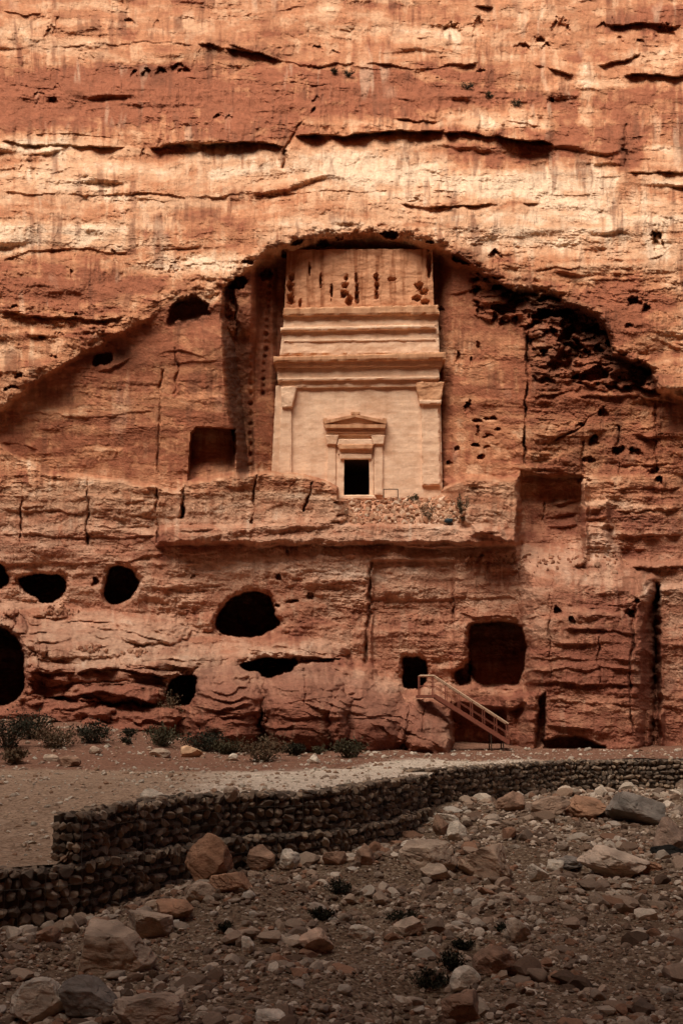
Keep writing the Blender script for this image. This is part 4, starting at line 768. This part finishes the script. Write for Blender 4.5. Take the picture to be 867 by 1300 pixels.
# inner frame
slab('door_lintel', [(430,557),(472,557),(474,565),(428,565)], YW - .36, YW + .1, M_FACADE, tomb, .07, .02, .03, 22)
slab('lintel_cornice', [(428,564),(475,563.5),(473,570),(431,570.5)], YW - .5, YW + .1, M_CORNICE, tomb, .07, .03, .06, 23, chip=1.5)
slab('lintel_band', [(429,570.5),(473,570),(473,576),(429,576)], YW - .2, YW + .1, M_FACADE, tomb, .07, .02, .02, 24)
slab('lintel_band', [(431,576),(472,576),(471,582),(432,582)], YW - .27, YW + .1, M_FACADE, tomb, .07, .02, .02, 25)
slab('door_jamb', [(428.5,576),(437,582),(436.5,634),(427,634)], YW - .1, YW + .6, M_FACADE, tomb, .07, .02, .02, 26)
slab('door_jamb', [(468.5,582),(474,576),(474.5,632),(469.5,632)], YW - .1, YW + .6, M_FACADE, tomb, .07, .03, .03, 27)
# the chamber behind the door
p0, p1 = at_y(424, 576, YW), at_y(482, 640, YW); org = np.array(tomb.location)
ch = MB(); x0, x1, z0, z1, ya, yb = p0[0], p1[0], p1[2] + .2, p0[2], YW + .55, YW + 7
for q in ([(x0,ya,z0),(x0,yb,z0),(x0,yb,z1),(x0,ya,z1)], [(x1,ya,z0),(x1,ya,z1),(x1,yb,z1),(x1,yb,z0)], [(x0,yb,z0),(x1,yb,z0),(x1,yb,z1),(x0,yb,z1)], [(x0,ya,z1),(x0,yb,z1),(x1,yb,z1),(x1,ya,z1)], [(x0,ya,z0),(x1,ya,z0),(x1,yb,z0),(x0,yb,z0)]):
    ch.v.append(np.array(q)); ch.f.append(np.array([[0, 1, 2, 3]]) + ch.n); ch.n += 4
ch.build('burial_chamber', M_CHAMBER, tomb)
slab('door_sill', [(430,628),(475,628),(478,634),(428,634)], YW - .5, YW + 1.2, M_FACADE, tomb, .1, .03, .05, 28)
# eroded slots and slits of the attic, each cut as a small dark block of weathered stone is not there: hollows with rims
def hollow(u, v, a, b2, seed):
    c = at_y(u, v, 76.66); r = np.random.default_rng(seed); th = np.linspace(0, 2 * np.pi, 15)[:-1]; rr = 1 + .25 * r.normal(size=14)
    ex, ez = a * 76.7 / F, b2 * 76.7 / F; rim = np.stack([c[0] + np.cos(th) * ex * rr, np.full(14, 76.60), c[2] + np.sin(th) * ez * rr], -1); inn = np.stack([c[0] + np.cos(th) * ex * .7 * rr, np.full(14, 76.90), c[2] + np.sin(th) * ez * .75 * rr], -1)
    return rim, inn
# facade hollows are pressed into the attic wall mesh itself
att = bpy.data.objects['attic_wall']; co = np.empty(len(att.data.vertices) * 3, np.float32); att.data.vertices.foreach_get('co', co); co = co.reshape(-1, 3); wco = co + org
def press(px, py, a, b2, dep):
    c = at_y(px, py, 76.75); d = np.hypot((wco[:, 0] - c[0]) / (a * 76.75 / F), (wco[:, 2] - c[2]) / (b2 * 76.75 / F)); co[:, 1] += np.where(wco[:, 1] < 77.5, 1.7 * dep * (1 - sstep(.55, 1.2, d + .9 * fbm(wco[:, 0] * 3.1, wco[:, 2] * 3.1, 3, 181))), 0)
for (px, py, a, b2, dep) in [(370,352,3.5,4,.35),(369,363,3.5,5,.4),(370,378,4,6,.4),(381,384,2,3,.3),(393,341,1.5,6,.35),(407,355,1.5,6,.4),(421,369,1.5,6,.4),(440,352,2.5,3,.3),(438,362,3.5,4,.4),(437,372,4.5,4,.45),(443,381,5,4,.4),(452,352,2,5,.35),(453,364,2,5,.4),(453,376,3,6,.4),(478,352,3,4,.4),(479,362,3,4,.4),(478,372,3,4,.35),(532,362,5,3,.35),(538,370,6,3,.4),(530,378,5,3,.4),(540,383,5,3,.35),(497,354,5,2,.15),(545,335,3,12,.5)]:
    press(px, py, a, b2 * 1.5, dep)
att.data.vertices.foreach_set('co', co.ravel()); att.data.update()

# trim that belongs to a larger member hangs under it
def under(child, host): bpy.data.objects[child].parent = bpy.data.objects[host]
for ch_, ho_ in [('tympanum', 'pediment_cornice'), ('raking_cornice', 'pediment_cornice'), ('raking_cornice.001', 'pediment_cornice'), ('acroterion', 'pediment_cornice'), ('acroterion.001', 'pediment_cornice'), ('acroterion.002', 'pediment_cornice'), ('capital', 'pilaster'), ('capital.001', 'pilaster.001'), ('capital_collar', 'pilaster.001'),
                 ('door_capital', 'door_pilaster'), ('door_capital.001', 'door_pilaster.001'), ('entablature_fillet', 'door_entablature'), ('lintel_cornice', 'door_lintel'), ('lintel_band', 'door_lintel'), ('lintel_band.001', 'door_lintel'), ('cornice_step', 'main_cornice'), ('architrave_fillet', 'architrave')]: under(ch_, ho_)
bpy.data.objects['pediment_cornice'].name = 'pediment'
# ------------------------------------------------------------------ metal stairs
YS = 65.4
g0 = at_y(644, 946, YS); stair = thing('metal_staircase', (float(g0[0]), YS, float(g0[2])), 'rust red metal staircase with a pale handrail climbing to the small cave door', 'stairs')
A, Bq = at_y(551, 884, YS), at_y(645, 943, YS); L0 = at_y(530, 884, YS); Wd = 1.0
for yy in (YS - .5 * Wd, YS + .5 * Wd):
    m_ = MB(); dz = .13
    m_.quadbox([(A[0], yy - .03, A[2] - dz), (A[0], yy + .03, A[2] - dz), (Bq[0], yy + .03, Bq[2] - dz), (Bq[0], yy - .03, Bq[2] - dz), (A[0], yy - .03, A[2] + dz), (A[0], yy + .03, A[2] + dz), (Bq[0], yy + .03, Bq[2] + dz), (Bq[0], yy - .03, Bq[2] + dz)]).build('stringer', M_RUST, stair)
for k in range(14):
    f_ = (k + .5) / 14; p = A + (Bq - A) * f_; MB().box((p[0] - .17, YS - .5 * Wd + .035, p[2] + .02), (p[0] + .17, YS + .5 * Wd - .035, p[2] + .06)).build('tread', M_RUST, stair)
MB().box((L0[0], YS - .55 * Wd, A[2] - .08), (A[0] + .05, YS + 1.6, A[2] + .06)).build('landing', M_RUST, stair)
H0, H1, H2 = at_y(532, 858.5, YS), at_y(550, 858.5, YS), at_y(643.5, 919, YS)
for side in (-1, 1):
    yy = YS + side * .5 * Wd; sh = lambda p: np.array([p[0], yy, p[2]])
    MB().bar(sh(H0), sh(H1), .05).bar(sh(H1), sh(H2), .05).build('handrail', M_RAIL, stair, False)
    rail = lambda x, o=0: float(np.interp(x, [H0[0], H1[0], H2[0]], [H0[2], H1[2], H2[2]])) ; deck = lambda x: float(np.interp(x, [L0[0], A[0], Bq[0]], [A[2], A[2], Bq[2]]))
    for pu in (532, 549.5, 566, 582, 598, 613, 628, 643):
        x = float(at_y(pu, 880, YS)[0]); MB().bar((x, yy, deck(x) - .1), (x, yy, rail(x)), .026).build('post', M_RUST, stair)
    mid = lambda p, q: np.array([p[0], yy, (rail(p[0]) + deck(p[0])) / 2]); MB().bar(mid(H0, 0), mid(H1, 0), .018).bar(mid(H1, 0), mid(H2, 0), .018).build('mid_rail', M_RUST, stair)
for pu, side in ((621, -1), (621, 1), (636, -1), (636, 1)):
    x = float(at_y(pu, 880, YS)[0]); zg = float(path_z(np.array(x), np.array(YS))); MB().bar((x, YS + side * .45, zg - .1), (x, YS + side * .45, deck(x) - .1), .035).build('support_leg', M_DARKIRON, stair)
# low iron barrier beside the tomb door
yb_ = 75.6; q0, q1, q2 = at_y(487, 633, yb_), at_y(487, 621, yb_), at_y(505, 621, yb_); br = thing('iron_barrier', (float(q0[0]), yb_, float(q0[2])), 'low thin iron frame beside the tomb doorway', 'barrier')
MB().bar(q0, q1, .03).build('leg', M_DARKIRON, br); MB().bar(q1, q2, .03).build('top_bar', M_DARKIRON, br); MB().bar((q2[0], q2[1], q0[2]), q2, .03).build('leg', M_DARKIRON, br)

# ------------------------------------------------------------------ rubble and stones on the terrace and ledges
rr_ = np.random.default_rng(77); n = 700; uu = rr_.uniform(436, 590, n); vv = rr_.uniform(632, 664, n) + (uu - 500) * .0
loc = np.array([at_y(a, b2, cliff_y(a, b2) - .06) for a, b2 in zip(uu, vv)]); s = .05 + .22 * rr_.random(n) ** 3
tag(obj('rubble', merge_stones('rubble', TPL_LO, rr_.integers(0, 8, n), loc, np.stack([s * 1.2, s, s * .8], -1), rr_.uniform(0, 6, (n, 3)), stone_cols(n, rr_, [(.42, .22, .13), (.5, .3, .19), (.34, .16, .09), (.58, .4, .28)])), M_GRAVEL), 'broken stone rubble covering the terrace before the tomb', 'rubble', kind='stuff')
n = 260; uu = np.r_[rr_.normal(113, 9, 60), rr_.normal(175, 8, 30), rr_.normal(75, 12, 50), rr_.uniform(590, 800, 120)]; vv = np.r_[rr_.normal(824, 2, 60), rr_.normal(829, 1.5, 30), rr_.normal(776, 3, 50), rr_.normal(712, 5, 120)]
loc = np.array([at_y(a, b2, cliff_y(a, b2) - .05) for a, b2 in zip(uu, vv)]); s = .05 + .16 * rr_.random(n) ** 2
tag(obj('rock_chips', merge_stones('rock_chips', TPL_LO, rr_.integers(0, 8, n), loc, np.stack([s * 1.2, s, s * .7], -1), rr_.uniform(0, 6, (n, 3)), stone_cols(n, rr_, [(.36, .17, .10), (.45, .25, .16), (.28, .12, .07)])), M_GRAVEL), 'rock chips lying on ledges of the cliff', 'rubble', kind='stuff')
p = at_y(569, 661, cliff_y(569, 661) - .3); sv, sf = stone_shape(2, 1234, 7, .06); o = obj('plastic_bag', mesh_from('plastic_bag', sv * np.array([.3, .22, .19]), sf, True), M_BAG); o.location = p; tag(o, 'small dark blue bag dropped on the terrace ledge', 'bag')

# ------------------------------------------------------------------ shrubs
def shrub(label, base, wd, ht, mat, seed, nst=26, leaves=900, lsize=.05, group=None, name='shrub'):
    r = np.random.default_rng(seed); root = thing(name, tuple(base), label, 'shrub', group); st = MB(); pts = []
    for k in range(nst):
        th = r.uniform(0, 6.28); sp = r.uniform(.1, 1) ** .6; tip = np.array([math.cos(th) * wd * .5 * sp, math.sin(th) * wd * .42 * sp, ht * (1.05 - .55 * sp ** 2) * r.uniform(.65, 1.1)])
        p = np.array([math.cos(th) * .05 * wd, math.sin(th) * .05 * wd, -.05]); prev = p
        for j in range(1, 4):
            f_ = j / 3; q = p + (tip - p) * f_ + np.array([0, 0, ht * .12 * math.sin(f_ * 3.1)]) + r.normal(size=3) * .02 * wd; st.bar(prev + np.array(base), q + np.array(base), .012 * (1.3 - f_) * max(ht, .5), 4)
            pts += [prev + (q - prev) * t_ for t_ in r.random(max(1, leaves // (nst * 3))) if j > 1 or r.random() < .4]; prev = q
    st.build('stem', M_TWIG, root); pts = np.array(pts) + r.normal(size=(len(pts), 3)) * .055 * wd; pts[:, 2] = np.maximum(pts[:, 2], .0); n = len(pts)
    d = r.normal(size=(n, 3)); d[:, 2] = np.abs(d[:, 2]) + .25; d /= np.linalg.norm(d, axis=1)[:, None]; s_ = np.cross(d, r.normal(size=(n, 3))); s_ /= np.linalg.norm(s_, axis=1)[:, None]; ln = lsize * r.uniform(.7, 1.6, (n, 1))
    q = np.stack([pts, pts + d * ln * .5 + s_ * ln * .22, pts + d * ln, pts + d * ln * .5 - s_ * ln * .22], 1).reshape(-1, 3)
    obj('foliage', mesh_from('foliage', q, np.arange(n * 4).reshape(-1, 4)), mat, root); return root
GS = 'shrubs at the foot of the cliff'
SHRUBS = [(10,950,52,44,M_DARKLEAF,'dark green shrub hugging the mouth of the dark cave'), (42,938,46,34,M_DARKLEAF,'dense dark shrub on the dirt slope below the cave boulders'), (68,950,56,26,M_DRY,'spreading brown dry shrub in front of a dense dark one'), (118,944,46,26,M_DARKLEAF,'low dark green shrub beside a buff rock on the red slope'),
  (165,936,16,10,M_DARKLEAF,'tiny dark tuft in the gap between shrubs on the red slope'), (160,946,16,9,M_DARKLEAF,'tiny dark tuft below another tuft on the red slope'), (208,928,44,52,M_DRY,'tall wispy dry shrub in front of the low cave'), (205,948,50,26,M_LEAF,'grey green shrub at the foot of the wispy dry one'), (246,930,40,34,M_DRY,'brown dry shrub against the big base rock beside the low cave'), (258,954,50,26,M_DARKLEAF,'dark green shrub just above the orange buff boulder'), (290,958,34,16,M_LEAF,'low green clump beneath the stained base rock'), (333,968,62,34,M_DRY,'wide bushy dry brown shrub at the path edge'), (345,952,40,22,M_LEAF,'olive shrub growing behind the wide dry bush'), (374,960,26,14,M_DARKLEAF,'small dark shrub where the base rock meets red dirt'), (444,962,40,22,M_LEAF,'lone olive shrub at the base of the rock near the path'), (405,958,22,9,M_LEAF,'flat green tuft between two olive shrubs'), (18,970,30,18,M_DRY,'thin dry clump on dirt at the path edge below the cave')]
for k, (u, v, wp, hp, mt, lab) in enumerate(SHRUBS):
    p = ground_hit(u, v, path_z); sc_ = p[1] / F; shrub(lab, p, wp * 1.25 * sc_, hp * 1.0 * sc_, mt, 2000 + k, 30 if wp > 25 else 12, 1500 if wp > 25 else 300, .12, GS)
for k, (u, v, wp, hp, mt, lab) in enumerate([(543,660,34,24,M_DRY,'dry straw coloured bush on the terrace rubble'), (588,660,24,36,M_LEAF,'upright green bush against the terrace rock'), (527,636,22,7,M_LEAF,'low green weeds on the rubble near the iron barrier'), (592,112,22,9,M_DARKLEAF,'dark green shrub rooted on the upper cliff ledge'), (622,123,15,7,M_LEAF,'small green shrub between two others on the upper cliff ledge'), (655,134,20,8,M_LEAF,'grey green shrub at the end of the upper cliff ledge'), (424,92,12,6,M_DARKLEAF,'tiny dark shrub in a cliff hollow beneath a crack'), (443,96,18,8,M_DARKLEAF,'spiky dark shrub in a cliff hollow beneath a crack'), (440,632,14,7,M_LEAF,'weeds at the threshold of the tomb door')]):
    p = at_y(u, v, cliff_y(u, v) - .15); sc_ = p[1] / F; shrub(lab, p, wp * sc_, hp * sc_, mt, 2100 + k, 14, 500, .10)
for k, (u, v, wp, hp, lab) in enumerate([(430,1136,34,16,'dark matted tuft beside the gravel mound'), (408,1168,30,12,'blackish dry tuft on the slope under the gravel mound'), (286,1186,18,12,'small black tuft alone on gravel near the white stone'), (575,1232,40,22,'dark tangled tuft beside the pale cobble'), (548,1256,46,16,'blackish tuft at the brown riverbed rock'), (588,1206,30,8,'flat dark weeds on the open gravel'), (512,1170,50,8,'thin dark weeds along a gravel ridge'), (640,1186,22,10,'dark tuft next to the standing tan cobble')]):
    p = ground_hit(u, v, bed_z); sc_ = p[1] / F; shrub(lab, p, wp * sc_, hp * sc_, M_DARKLEAF, 2200 + k, 18, 900, .06, None, 'dry_tuft')
